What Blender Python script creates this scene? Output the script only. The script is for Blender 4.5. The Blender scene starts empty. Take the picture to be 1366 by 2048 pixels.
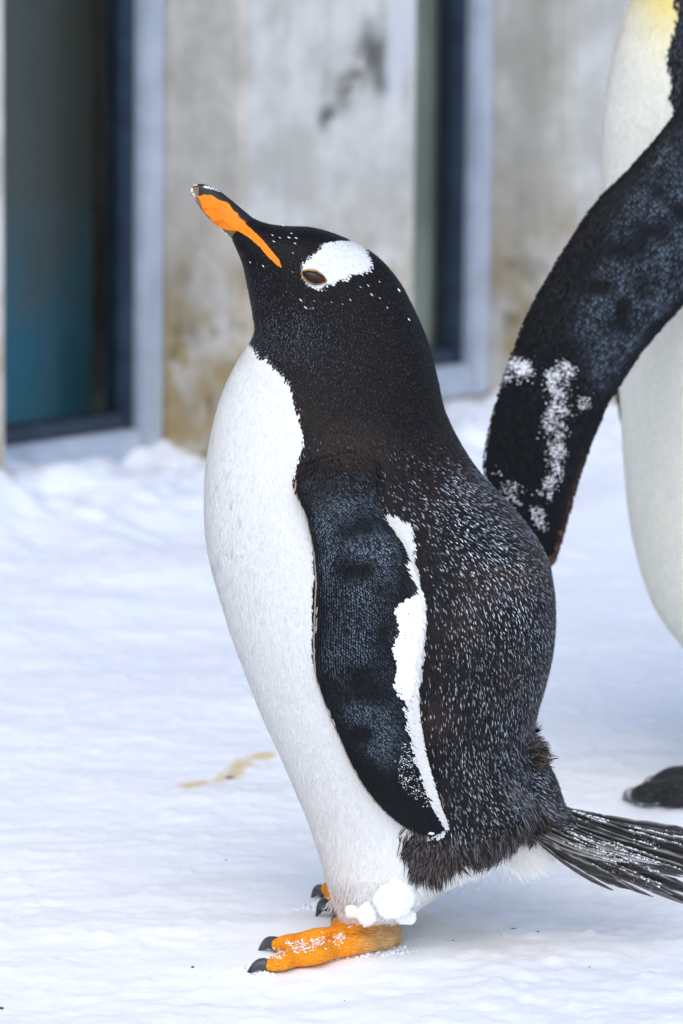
import bpy, bmesh, math, random
import numpy as np
from mathutils import Vector, Matrix, Euler
from mathutils.bvhtree import BVHTree
random.seed(7)
RNG = np.random.default_rng(7)
sc = bpy.context.scene
COL = sc.collection

# ---------------------------------------------------------------- camera
F_PX = 10000.0                       # focal length in photograph pixels (1366 x 2048)
CAM = Vector((0.0, -4.0, 1.034))
PITCH = math.radians(9.5)
ROLL = math.radians(0.55)
cam_d = bpy.data.cameras.new('camera')
cam = bpy.data.objects.new('camera', cam_d)
COL.objects.link(cam)
R3 = Euler((math.pi / 2 - PITCH, 0, 0), 'XYZ').to_matrix() @ Matrix.Rotation(ROLL, 3, 'Z')
cam.matrix_world = Matrix.Translation(CAM) @ R3.to_4x4()
cam_d.sensor_fit = 'VERTICAL'
cam_d.sensor_height = 36.0
cam_d.sensor_width = 24.0
cam_d.lens = F_PX / 2048 * 36.0
cam_d.clip_start = 0.1
cam_d.clip_end = 400
cam_d.dof.use_dof = True
cam_d.dof.focus_distance = 4.0
cam_d.dof.aperture_fstop = 8.0
sc.camera = cam

# ---------------------------------------------------------------- light
SUN_EL, SUN_AZ = math.radians(50), math.radians(184)   # azimuth measured from +Y clockwise
world = bpy.data.worlds.new('World')
sc.world = world
world.use_nodes = True
wn = world.node_tree.nodes
wl = world.node_tree.links
wn.clear()
sky = wn.new('ShaderNodeTexSky')
sky.sky_type = 'NISHITA'
sky.sun_disc = False
sky.sun_elevation = SUN_EL
sky.sun_rotation = SUN_AZ
sky.air_density = 1.0
sky.dust_density = 1.5
sky.ozone_density = 1.0
bg = wn.new('ShaderNodeBackground')
bg.inputs['Strength'].default_value = 0.15
wo = wn.new('ShaderNodeOutputWorld')
wl.new(sky.outputs[0], bg.inputs[0])
wl.new(bg.outputs[0], wo.inputs[0])
sun_d = bpy.data.lights.new('sun', 'SUN')
sun_d.energy = 0.62
sun_d.angle = math.radians(60)
sun_d.color = (1.0, 0.95, 0.87)
sun = bpy.data.objects.new('sun', sun_d)
COL.objects.link(sun)
sdir = Vector((math.sin(SUN_AZ) * math.cos(SUN_EL), math.cos(SUN_AZ) * math.cos(SUN_EL), math.sin(SUN_EL)))
sun.rotation_euler = sdir.to_track_quat('Z', 'Y').to_euler()
sun.location = sdir * 20

sc.view_settings.view_transform = 'Standard'
sc.view_settings.look = 'None'
sc.view_settings.exposure = 0.62
sc.view_settings.gamma = 1.0
sc.view_settings.use_curve_mapping = False
sc.render.engine = 'CYCLES'
sc.cycles.use_denoising = True
sc.cycles.max_bounces = 8

# ---------------------------------------------------------------- helpers
def ray(px, py):
    return R3 @ Vector(((px - 683.0) / F_PX, -(py - 1024.0) / F_PX, -1.0))

def P(px, py, y):
    """photograph pixel -> point on the upright plane at depth y"""
    d = ray(px, py)
    return CAM + d * ((y - CAM.y) / d.y)

def G(px, py, z=0.0):
    """photograph pixel -> point at height z"""
    d = ray(px, py)
    return CAM + d * ((z - CAM.z) / d.z)

R3N = np.array(R3)
CAMN = np.array(CAM)
def project(pts):
    """world points (n,3) -> photograph pixels"""
    q = (pts - CAMN) @ R3N
    return np.stack([683 + F_PX * q[:, 0] / -q[:, 2], 1024 - F_PX * q[:, 1] / -q[:, 2]], 1)

def inpoly(pts, poly):
    x, y = pts[:, 0], pts[:, 1]
    res = np.zeros(len(pts), bool)
    n = len(poly)
    for i in range(n):
        x0, y0 = poly[i]
        x1, y1 = poly[(i + 1) % n]
        if y0 == y1:
            continue
        c = ((y0 > y) != (y1 > y)) & (x < (x1 - x0) * (y - y0) / (y1 - y0) + x0)
        res ^= c
    return res

def vnoise(p, seed=0):
    """smooth value noise of (n,k) points, 0..1"""
    p = np.asarray(p, float)
    k = p.shape[1]
    i = np.floor(p).astype(np.int64)
    f = p - i
    f = f * f * (3 - 2 * f)
    out = np.zeros(len(p))
    pr = [73856093, 19349663, 83492791]
    for c in range(2 ** k):
        w = np.ones(len(p))
        h = np.full(len(p), seed * 2654435761 % (1 << 31), np.int64)
        for a in range(k):
            b = (c >> a) & 1
            w *= f[:, a] if b else 1 - f[:, a]
            h ^= (i[:, a] + b) * pr[a]
        h = (h ^ (h >> 13)) * 1274126177 & 0x7fffffff
        h = (h ^ (h >> 16)) & 0xffff
        out += w * h / 65535.0
    return out

def fbm(p, octs=4, seed=0):
    s = np.zeros(len(p)); a = 0.5; t = 0
    q = np.array(p, float)
    for o in range(octs):
        s += a * (vnoise(q, seed + o) - 0.5); t += a
        q = q * 2.03 + 17.3; a *= 0.5
    return s / t

def link(name, me, mat=None, parent=None, kind=None, smooth=True):
    o = bpy.data.objects.new(name, me)
    COL.objects.link(o)
    if mat is not None and not me.materials:
        me.materials.append(mat)
    if smooth:
        me.polygons.foreach_set('use_smooth', np.ones(len(me.polygons), bool))
    if parent is not None:
        o.parent = parent
        o.matrix_parent_inverse = Matrix.Translation(-parent.location)
    if kind:
        o['kind'] = kind
    return o

def mesh_from(verts, faces, name='mesh'):
    me = bpy.data.meshes.new(name)
    me.from_pydata([tuple(v) for v in verts], [], faces)
    me.update()
    return me

def fast_mesh(V, loops, counts, name='mesh'):
    """V (n,3), flat loop vertex indices, per-face counts"""
    me = bpy.data.meshes.new(name)
    me.vertices.add(len(V))
    me.vertices.foreach_set('co', np.ascontiguousarray(V, np.float32).ravel())
    me.loops.add(len(loops))
    me.loops.foreach_set('vertex_index', np.asarray(loops, np.int32))
    me.polygons.add(len(counts))
    st = np.concatenate([[0], np.cumsum(counts)[:-1]])
    me.polygons.foreach_set('loop_start', st.astype(np.int32))
    me.update(calc_edges=True)
    return me

def setcol(me, C):
    a = me.color_attributes.new('Col', 'FLOAT_COLOR', 'POINT')
    c = np.ones((len(C), 4), np.float32)
    c[:, :3] = C
    a.data.foreach_set('color', c.ravel())

def empty(name, loc, label, cat, group=None):
    o = bpy.data.objects.new(name, None)
    o.empty_display_size = 0.05
    o.location = loc
    COL.objects.link(o)
    o['label'] = label
    o['category'] = cat
    if group:
        o['group'] = group
    return o

def tag(o, label, cat, group=None, kind=None):
    o['label'] = label
    o['category'] = cat
    if group: o['group'] = group
    if kind: o['kind'] = kind
    return o

def crom(A, n):
    """Catmull-Rom resample of station array (m,k) to n rows"""
    A = np.asarray(A, float)
    m = len(A)
    B = np.vstack([2 * A[0] - A[1], A, 2 * A[-1] - A[-2]])
    t = np.linspace(0, m - 1, n)
    i = np.clip(t.astype(int), 0, m - 2)
    f = (t - i)[:, None]
    p0, p1, p2, p3 = B[i], B[i + 1], B[i + 2], B[i + 3]
    return 0.5 * (2 * p1 + (p2 - p0) * f + (2 * p0 - 5 * p1 + 4 * p2 - p3) * f ** 2 + (3 * p1 - p0 - 3 * p2 + p3) * f ** 3)

class Grid:
    """closed-ring loft: rings (n,m,3)"""
    def __init__(self, rings):
        self.r = np.asarray(rings)
        n, m = self.r.shape[:2]
        self.n, self.m = n, m
        V = self.r.reshape(-1, 3)
        idx = np.arange(n * m).reshape(n, m)
        a, b = idx[:-1], idx[1:]
        q = np.stack([a, np.roll(a, -1, 1), np.roll(b, -1, 1), b], -1).reshape(-1, 4)
        self.V = np.vstack([V, self.r[0].mean(0), self.r[-1].mean(0)])
        c0, c1 = n * m, n * m + 1
        self.faces = [tuple(f) for f in q.tolist()]
        for j in range(m):
            k = (j + 1) % m
            self.faces.append((c0, int(idx[0, k]), int(idx[0, j])))
            self.faces.append((c1, int(idx[-1, j]), int(idx[-1, k])))
    def bvh(self):
        return BVHTree.FromPolygons([Vector(v) for v in self.V], self.faces)
    def flow(self, fi):
        """loft direction at a face index"""
        i = min(fi // self.m, self.n - 2); j = fi % self.m
        d = self.r[i + 1, j] - self.r[i, j]
        l = np.linalg.norm(d)
        return d / l if l > 1e-9 else np.array([0, 0, -1.0])

def body_loft(st, y0, n, m, power=2.15):
    """st rows: front px, front py, back px, back py, half width"""
    A = []
    for fx, fy, bx, by, w in st:
        f, b = P(fx, fy, y0), P(bx, by, y0)
        A.append([*f, *b, w])
    A = crom(A, n)
    th = np.linspace(0, 2 * math.pi, m, endpoint=False)
    c, s = np.cos(th), np.sin(th)
    cs = np.sign(c) * np.abs(c) ** (2 / power)
    ss = np.sign(s) * np.abs(s) ** (2 / power)
    rings = []
    for row in A:
        f, b, w = row[:3], row[3:6], max(row[6], 0.0005)
        ce, ax = (f + b) / 2, (b - f) / 2
        rings.append(ce + np.outer(cs, ax) + np.outer(ss, np.array([0, -w, 0])))
    return Grid(rings)

def tube(pts, rad, n=24, m=16, squash=1.0):
    A = crom([[*p, r] for p, r in zip(pts, rad)], n)
    C = A[:, :3]
    T = np.gradient(C, axis=0)
    T /= np.linalg.norm(T, axis=1)[:, None]
    th = np.linspace(0, 2 * math.pi, m, endpoint=False)
    rings = []
    ref = np.array([0, 0, 1.0]) if abs(T[:, 2].mean()) < 0.7 else np.array([0, 1.0, 0])
    for c, t, r in zip(C, T, A[:, 3]):
        a = np.cross(ref, t); a /= np.linalg.norm(a)
        b = np.cross(t, a)
        r = max(r, 1e-4)
        rings.append(c + np.outer(np.cos(th), a) * r + np.outer(np.sin(th), b) * r * squash)
    return Grid(rings)

def plate_loft(rows, y0, n, m, tmax, side=-1):
    """flipper: rows fx,fy,rx,ry,y front,y rear,thickness factor; the offsets are from y0"""
    A = []
    for fx, fy, rx, ry, yf, yr, t in rows:
        A.append([*P(fx, fy, y0 + yf), *P(rx, ry, y0 + yr), t])
    A = crom(A, n)
    h = m // 2
    v = (1 - np.cos(np.linspace(0, math.pi, h))) / 2
    rings = []
    for row in A:
        f, r, t = row[:3], row[3:6], row[6] * tmax
        th = t * np.maximum(np.sin(np.pi * v ** 0.75) ** 0.7, 0.14)
        near = f + np.outer(v, r - f) + np.outer(th, np.array([0, -0.5, 0]))
        far = f + np.outer(v[::-1], r - f) + np.outer(th[::-1], np.array([0, 0.5, 0]))
        rings.append(np.vstack([near, far]))
    g = Grid(rings)
    g.h = h
    g.v = v
    g.A = A
    return g

def mirror_grid(g, y0):
    r = g.r.copy()
    r[:, :, 1] = 2 * y0 - r[:, :, 1]
    r = r[:, ::-1]
    return Grid(r)

def union(grids, voxel, smooth=3, name='body'):
    V = []; Fc = []; o = 0
    for g in grids:
        V.append(g.V)
        Fc += [tuple(i + o for i in f) for f in g.faces]
        o += len(g.V)
    me = mesh_from(np.vstack(V), Fc, name)
    bm = bmesh.new(); bm.from_mesh(me)
    bmesh.ops.recalc_face_normals(bm, faces=bm.faces)
    bm.to_mesh(me); bm.free()
    ob = bpy.data.objects.new('tmp', me)
    COL.objects.link(ob)
    md = ob.modifiers.new('r', 'REMESH'); md.mode = 'VOXEL'; md.voxel_size = voxel
    ms = ob.modifiers.new('s', 'SMOOTH'); ms.iterations = smooth; ms.factor = 0.5
    dg = bpy.context.evaluated_depsgraph_get()
    out = bpy.data.meshes.new_from_object(ob.evaluated_get(dg))
    bpy.data.objects.remove(ob)
    out.name = name
    return out

def mesh_np(me):
    V = np.empty(len(me.vertices) * 3, np.float32); me.vertices.foreach_get('co', V); V = V.reshape(-1, 3).astype(float)
    N = np.empty(len(me.vertices) * 3, np.float32); me.vertices.foreach_get('normal', N); N = N.reshape(-1, 3).astype(float)
    me.calc_loop_triangles()
    T = np.empty(len(me.loop_triangles) * 3, np.int32); me.loop_triangles.foreach_get('vertices', T)
    return V, N, T.reshape(-1, 3)

def unit(v):
    return v / np.maximum(np.linalg.norm(v, axis=1), 1e-9)[:, None]

def sample(V, N, T, n, cell, extra):
    """n area-weighted points thinned to one per cell; extra: dict of per-vertex arrays to carry over"""
    a, b, c = V[T[:, 0]], V[T[:, 1]], V[T[:, 2]]
    ar = np.linalg.norm(np.cross(b - a, c - a), axis=1)
    ti = RNG.choice(len(T), n, p=ar / ar.sum())
    r1 = np.sqrt(RNG.random(n)); r2 = RNG.random(n)
    w = np.stack([1 - r1, r1 * (1 - r2), r1 * r2], 1)
    t = T[ti]
    p = (V[t] * w[:, :, None]).sum(1)
    if cell:
        key = np.floor(p / cell + RNG.random(3)).astype(np.int64)
        kk = key[:, 0] * 73856093 ^ key[:, 1] * 19349663 ^ key[:, 2] * 83492791
        _, u = np.unique(kk, return_index=True)
        p, t, w = p[u], t[u], w[u]
    nn = unit((N[t] * w[:, :, None]).sum(1))
    ex = {}
    for k, arr in extra.items():
        if arr.ndim == 2:
            ex[k] = (arr[t] * w[:, :, None]).sum(1)
        else:
            ex[k] = arr[t[:, 0]]
    return p, nn, ex

def blades(name, p, nrm, d, L, W, lift, c0, c1, mat, parent=None, label=None, sink=0.0006, curl=0.0, jit=0.16, tm=0.75):
    """small tapered feather blades: every row one feather of 3 faces"""
    n = len(p)
    L = np.broadcast_to(L, n)[:, None]; W = np.broadcast_to(W, n)[:, None]; lift = np.broadcast_to(lift, n)[:, None]
    d = unit(d - nrm * (d * nrm).sum(1)[:, None])
    s = np.cross(d, nrm)
    b = p - nrm * sink
    m = p + d * L * 0.62 + nrm * lift * 0.75
    e = p + d * L + nrm * (lift * (1 - curl))
    V = np.stack([b - s * W * 0.4, b + s * W * 0.4, m - s * W * 0.5, m + s * W * 0.5, e], 1).reshape(-1, 3)
    o = (np.arange(n) * 5)[:, None]
    loops = (o + np.array([0, 1, 3, 2, 2, 3, 4])).ravel()
    counts = np.tile([4, 3], n)
    me = fast_mesh(V, loops, counts, name)
    c0 = np.broadcast_to(c0, (n, 3)); c1 = np.broadcast_to(c1, (n, 3))
    C = np.stack([c0, c0, c0 * (1 - tm) + c1 * tm, c0 * (1 - tm) + c1 * tm, c1], 1).reshape(-1, 3)
    setcol(me, C)
    ob = link(name, me, mat, parent, 'stuff')
    nn = np.repeat(unit(nrm + d * 0.12), 5, 0)
    jit = RNG.normal(0, jit, (n, 3)).repeat(5, 0)
    me.normals_split_custom_set_from_vertices(unit(nn + jit).astype(np.float32).tolist())
    if label: ob['label'] = label
    return ob

# ---------------------------------------------------------------- materials
def nodes(name):
    m = bpy.data.materials.new(name)
    m.use_nodes = True
    nt = m.node_tree
    b = nt.nodes['Principled BSDF']
    return m, nt, b

def simple(name, col, rough=0.6, spec=0.4, noise=None, bump=None, metal=0.0):
    """noise: (scale, second colour), bump: (scale, strength, distance)"""
    m, nt, b = nodes(name)
    b.inputs['Base Color'].default_value = (*col, 1)
    b.inputs['Roughness'].default_value = rough
    b.inputs['Specular IOR Level'].default_value = spec
    b.inputs['Metallic'].default_value = metal
    tc = nt.nodes.new('ShaderNodeTexCoord')
    if noise:
        tx = nt.nodes.new('ShaderNodeTexNoise'); tx.inputs['Scale'].default_value = noise[0]; tx.inputs['Detail'].default_value = 5
        rp = nt.nodes.new('ShaderNodeValToRGB')
        rp.color_ramp.elements[0].position = 0.35; rp.color_ramp.elements[1].position = 0.68
        rp.color_ramp.elements[0].color = (*noise[1], 1); rp.color_ramp.elements[1].color = (*col, 1)
        nt.links.new(tc.outputs['Object'], tx.inputs['Vector'])
        nt.links.new(tx.outputs['Fac'], rp.inputs[0]); nt.links.new(rp.outputs[0], b.inputs['Base Color'])
    if bump:
        tx = nt.nodes.new('ShaderNodeTexNoise'); tx.inputs['Scale'].default_value = bump[0]; tx.inputs['Detail'].default_value = 6
        bp = nt.nodes.new('ShaderNodeBump'); bp.inputs['Strength'].default_value = bump[1]; bp.inputs['Distance'].default_value = bump[2]
        nt.links.new(tc.outputs['Object'], tx.inputs['Vector'])
        nt.links.new(tx.outputs['Fac'], bp.inputs['Height']); nt.links.new(bp.outputs[0], b.inputs['Normal'])
    return m

def attr_mat(name, rough=0.5, spec=0.4, bump=None, sheen=0.0):
    m, nt, b = nodes(name)
    at = nt.nodes.new('ShaderNodeAttribute'); at.attribute_name = 'Col'
    nt.links.new(at.outputs['Color'], b.inputs['Base Color'])
    b.inputs['Roughness'].default_value = rough
    b.inputs['Specular IOR Level'].default_value = spec
    b.inputs['Sheen Weight'].default_value = sheen
    if bump:
        tc = nt.nodes.new('ShaderNodeTexCoord')
        if bump[3] == 'crack':
            tx = nt.nodes.new('ShaderNodeTexVoronoi'); tx.feature = 'DISTANCE_TO_EDGE'; o = tx.outputs['Distance']
            mp = nt.nodes.new('ShaderNodeMapping'); mp.inputs['Scale'].default_value = (0.35, 1.0, 1.7)
            nt.links.new(tc.outputs['Object'], mp.inputs['Vector']); nt.links.new(mp.outputs[0], tx.inputs['Vector'])
            rp = nt.nodes.new('ShaderNodeMapRange'); rp.inputs['From Max'].default_value = 0.16
            nt.links.new(o, rp.inputs['Value']); o = rp.outputs[0]
            mxc = nt.nodes.new('ShaderNodeMix'); mxc.data_type = 'RGBA'; mxc.blend_type = 'MULTIPLY'
            mxc.inputs['Factor'].default_value = 1.0
            rr = nt.nodes.new('ShaderNodeMapRange'); rr.inputs['To Min'].default_value = 0.84
            nt.links.new(o, rr.inputs['Value']); nt.links.new(at.outputs['Color'], mxc.inputs['A'])
            cc = nt.nodes.new('ShaderNodeCombineColor')
            for q in range(3): nt.links.new(rr.outputs[0], cc.inputs[q])
            nt.links.new(cc.outputs[0], mxc.inputs['B']); nt.links.new(mxc.outputs['Result'], b.inputs['Base Color'])
        else:
            tx = nt.nodes.new('ShaderNodeTexNoise'); o = tx.outputs['Fac']
            nt.links.new(tc.outputs['Object'], tx.inputs['Vector'])
        tx.inputs['Scale'].default_value = bump[0]
        bp = nt.nodes.new('ShaderNodeBump'); bp.inputs['Strength'].default_value = bump[1]; bp.inputs['Distance'].default_value = bump[2]
        nt.links.new(o, bp.inputs['Height']); nt.links.new(bp.outputs[0], b.inputs['Normal'])
    return m

M_DARK = attr_mat('dark_feathers', 0.5, 0.14)
M_WHITE = attr_mat('white_feathers', 0.75, 0.2, sheen=0.15)
M_SKIN = attr_mat('penguin_skin', 0.6, 0.22, bump=(260, 0.5, 0.0016, 'crack'))
M_BEAK = attr_mat('beak_horn', 0.42, 0.28, bump=(180, 0.25, 0.0006, 'noise'))
M_CLAW = simple('claw_horn', (0.018, 0.019, 0.022), 0.4, 0.5, noise=(160, (0.07, 0.075, 0.085)), bump=(200, 0.4, 0.001))
M_CLAWP = simple('frosted_claw_horn', (0.05, 0.052, 0.058), 0.5, 0.4, noise=(90, (0.42, 0.44, 0.47)), bump=(200, 0.4, 0.001))
M_EYE = simple('eyeball', (0.075, 0.020, 0.009), 0.12, 0.3, noise=(70, (0.012, 0.004, 0.003)))
M_LID = simple('eyelid', (0.48, 0.22, 0.05), 0.5, 0.35, noise=(220, (0.10, 0.045, 0.02)), bump=(400, 0.3, 0.0008))
M_TAIL = attr_mat('tail_quills', 0.45, 0.45)
M_COAT = attr_mat('undercoat', 0.5, 0.14)
def slots(me, mask):
    """second material on the faces whose first vertex is in the mask"""
    ls = np.empty(len(me.polygons), np.int32); me.polygons.foreach_get('loop_start', ls)
    vi = np.empty(len(me.loops), np.int32); me.loops.foreach_get('vertex_index', vi)
    me.polygons.foreach_set('material_index', mask[vi[ls]].astype(np.int32))

def snow_mat(name, stains_and_tints=()):
    m, nt, b = nodes(name)
    L = nt.links
    tc = nt.nodes.new('ShaderNodeTexCoord')
    b.inputs['Roughness'].default_value = 0.65
    b.inputs['Specular IOR Level'].default_value = 0.25
    base = nt.nodes.new('ShaderNodeRGB'); base.outputs[0].default_value = (0.92, 0.93, 0.945, 1)
    cur = base.outputs[0]
    if stains_and_tints:
        # light falloff into the yard put into the colour, with an irregular edge
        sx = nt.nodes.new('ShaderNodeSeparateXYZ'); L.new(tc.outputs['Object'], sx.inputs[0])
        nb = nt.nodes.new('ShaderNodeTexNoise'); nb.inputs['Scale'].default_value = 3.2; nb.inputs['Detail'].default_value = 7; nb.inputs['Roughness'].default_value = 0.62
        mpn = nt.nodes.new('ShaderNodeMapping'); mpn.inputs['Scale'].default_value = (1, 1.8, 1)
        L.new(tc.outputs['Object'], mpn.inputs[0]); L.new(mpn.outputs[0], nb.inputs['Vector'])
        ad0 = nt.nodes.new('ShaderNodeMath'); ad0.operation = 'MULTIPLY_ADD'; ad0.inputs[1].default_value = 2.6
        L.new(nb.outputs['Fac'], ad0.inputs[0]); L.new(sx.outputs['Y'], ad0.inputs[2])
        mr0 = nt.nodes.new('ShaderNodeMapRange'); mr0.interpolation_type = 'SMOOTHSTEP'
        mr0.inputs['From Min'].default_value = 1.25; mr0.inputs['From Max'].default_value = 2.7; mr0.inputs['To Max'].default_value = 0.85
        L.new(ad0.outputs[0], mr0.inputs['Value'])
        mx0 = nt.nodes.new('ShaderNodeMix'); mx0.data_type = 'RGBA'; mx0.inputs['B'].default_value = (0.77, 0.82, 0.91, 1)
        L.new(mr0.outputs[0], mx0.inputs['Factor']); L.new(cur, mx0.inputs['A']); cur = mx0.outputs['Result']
    n2 = nt.nodes.new('ShaderNodeTexNoise'); n2.inputs['Scale'].default_value = 38; n2.inputs['Detail'].default_value = 6
    L.new(tc.outputs['Object'], n2.inputs['Vector'])
    for (poly_pts, width, colr, thr) in stains_and_tints:
        # a spill or tint: distance to a chain of points on the ground, broken up by noise
        cur_d = None
        for (a, bb) in zip(poly_pts[:-1], poly_pts[1:]):
            a = Vector((a.x, a.y, 0)); bb = Vector((bb.x, bb.y, 0))
            for k in range(4):
                c = a.lerp(bb, k / 4)
                sub = nt.nodes.new('ShaderNodeVectorMath'); sub.operation = 'SUBTRACT'
                sub.inputs[1].default_value = c
                mul = nt.nodes.new('ShaderNodeVectorMath'); mul.operation = 'MULTIPLY'; mul.inputs[1].default_value = (1, 0.62, 0)
                ln = nt.nodes.new('ShaderNodeVectorMath'); ln.operation = 'LENGTH'
                L.new(tc.outputs['Object'], sub.inputs[0]); L.new(sub.outputs[0], mul.inputs[0]); L.new(mul.outputs[0], ln.inputs[0])
                if cur_d is None: cur_d = ln.outputs['Value']
                else:
                    mn = nt.nodes.new('ShaderNodeMath'); mn.operation = 'MINIMUM'
                    L.new(cur_d, mn.inputs[0]); L.new(ln.outputs['Value'], mn.inputs[1]); cur_d = mn.outputs[0]
        ad = nt.nodes.new('ShaderNodeMath'); ad.operation = 'MULTIPLY_ADD'; ad.inputs[1].default_value = width * 2.4; ad.inputs[2].default_value = -width * 1.2
        L.new(n2.outputs['Fac'], ad.inputs[0])
        sm = nt.nodes.new('ShaderNodeMath'); sm.operation = 'ADD'
        L.new(ad.outputs[0], sm.inputs[0]); L.new(cur_d, sm.inputs[1])
        mr = nt.nodes.new('ShaderNodeMapRange'); mr.interpolation_type = 'SMOOTHSTEP'
        mr.inputs['From Min'].default_value = width; mr.inputs['From Max'].default_value = 0.0
        mr.inputs['To Max'].default_value = thr
        L.new(sm.outputs[0], mr.inputs['Value'])
        mx = nt.nodes.new('ShaderNodeMix'); mx.data_type = 'RGBA'
        mx.inputs['B'].default_value = (*colr, 1)
        L.new(mr.outputs[0], mx.inputs['Factor']); L.new(cur, mx.inputs['A']); cur = mx.outputs['Result']
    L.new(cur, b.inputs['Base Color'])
    b.inputs['Subsurface Weight'].default_value = 0.0
    nz = nt.nodes.new('ShaderNodeTexNoise'); nz.inputs['Scale'].default_value = 240; nz.inputs['Detail'].default_value = 5
    L.new(tc.outputs['Object'], nz.inputs['Vector'])
    bp = nt.nodes.new('ShaderNodeBump'); bp.inputs['Strength'].default_value = 0.35; bp.inputs['Distance'].default_value = 0.002
    L.new(nz.outputs['Fac'], bp.inputs['Height']); L.new(bp.outputs[0], b.inputs['Normal'])
    return m

# ---------------------------------------------------------------- snow ground
WALL_A = math.radians(46)
WU = Vector((math.cos(WALL_A), math.sin(WALL_A), 0))          # along the wall, to the right and away
WN = Vector((math.sin(WALL_A), -math.cos(WALL_A), 0))         # out of the wall, towards the yard
W0 = Vector((-0.41, 1.94, 0))                                  # a point of the front plane
Y0 = 0.035                                                      # mid-plane of the small penguin
YK = 0.66                                                      # mid-plane of the tall penguin

def ground_h(x, y):
    p = np.stack([x, y], 1)
    near = np.exp(-(x ** 2 + (y - 0.5) ** 2) / 12)
    h = 0.016 * fbm(p * [2.3, 3.1], 3, 1)
    # wind-packed ripples running across the yard, low and uneven
    w = x * -0.25 + y
    rip = vnoise(np.stack([x * 2.2 + 3, w * 22], 1), 5) - 0.5
    h += near * 0.0042 * rip
    h += near * 0.009 * fbm(p * [9, 14], 4, 9)
    fine = fbm(p * [46, 60], 3, 21)
    h += near * 0.0046 * fine
    cr = np.maximum(fbm(p * [85, 110], 2, 33) - 0.16, 0)
    h += near * 0.012 * cr
    # drift banked against the wall
    s = (x - W0.x) * WN.x + (y - W0.y) * WN.y
    lump = 0.75 + 1.5 * fbm(p * [6, 6], 4, 44)
    ss = np.maximum(s, 0)
    h += 0.085 * np.exp(-(ss / 0.22) ** 1.5) * lump
    h += 0.022 * np.exp(-((s - 0.42) / 0.14) ** 2) * (0.4 + 1.6 * np.maximum(fbm(p * [6, 6], 2, 51) + 0.2, 0))
    h += 0.012 * np.maximum(fbm(p * [13, 13], 3, 61), 0) * np.exp(-(ss / 0.5) ** 2)
    return h

# the feet press into the snow: flatten to z=0 around them
FEET = [G(650, 1895, 0), G(760, 1890, 0), G(690, 1790, 0), G(1330, 1580, 0), G(1480, 1585, 0), G(540, 1925, 0)]
def ground_z(x, y):
    h = ground_h(x, y)
    for f in FEET:
        w = np.exp(-(((x - f.x) ** 2 + (y - f.y) ** 2) / 0.07 ** 2) ** 1.5)
        h = h * (1 - w) + (0.35 * h + 0.004) * w
    return h

def axis(lo, hi, step, far, grow=1.22):
    c = np.arange(lo, hi, step)
    r = [c[-1]]; s = step
    while r[-1] < far: s *= grow; r.append(r[-1] + s)
    l = [c[0]]; s = step
    while l[-1] > -far: s *= grow; l.append(l[-1] - s)
    return np.concatenate([l[:0:-1], c, r[1:]])
gx = axis(-0.55, 0.60, 0.0036, 90)
gy = axis(-0.45, 2.70, 0.0055, 90)
XX, YY = np.meshgrid(gx, gy)
ZZ = ground_z(XX.ravel(), YY.ravel())
GV = np.stack([XX.ravel(), YY.ravel(), ZZ], 1)
nx, ny = len(gx), len(gy)
I = np.arange(nx * ny).reshape(ny, nx)
Q = np.stack([I[:-1, :-1], I[:-1, 1:], I[1:, 1:], I[1:, :-1]], -1).reshape(-1, 4)
gme = fast_mesh(GV, Q.ravel(), np.full(len(Q), 4), 'snow_ground')
stain1 = [G(378, 1568), G(400, 1560), G(430, 1560), G(460, 1550), G(480, 1532), G(500, 1518), G(535, 1508)]
beige_tint = [G(860, 1870), G(940, 1880), G(1010, 1900)]  # faint beige tint on the snow under the tail
stain3 = [G(470, 1592), G(520, 1588), G(580, 1590)]
M_SNOW = snow_mat('trodden_snow', [(stain1, 0.015, (0.66, 0.47, 0.14), 0.75), (beige_tint, 0.06, (0.80, 0.74, 0.66), 0.5), (stain3, 0.007, (0.50, 0.66, 0.58), 0.35)])
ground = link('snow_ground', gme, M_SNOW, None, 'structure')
ground['label'] = 'white trodden snow covering the yard'
M_SNOWB = snow_mat('loose_snow')

# ---------------------------------------------------------------- building
def isect(px, plane_off):
    """ray through pixel column (at row 500) with the wall plane moved back by plane_off"""
    d = ray(px, 560)
    q = W0 - WN * plane_off
    t = (q - CAM).dot(WN) / d.dot(WN)
    v = CAM + d * t
    return (v - W0).dot(WU)          # coordinate along the wall
def wpt(s, off, z):
    v = W0 + WU * s - WN * off
    return Vector((v.x, v.y, z))

s_pl1 = isect(17, 0)        # right front corner of the first pier
s_p0 = isect(484, 0)        # left front corner of the second pier
s_p1 = isect(834, 0)
# depth of the reveal from the pixel where the window frame begins
lo, hi = 0.02, 0.6
for _ in range(40):
    mid = (lo + hi) / 2
    if isect(331, mid) > s_p0: hi = mid
    else: lo = mid
REV = (lo + hi) / 2
s_q = isect(985, REV)       # right end of the second window = left front corner of the third pier
ZT, ZB = 3.2, -0.3

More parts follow.
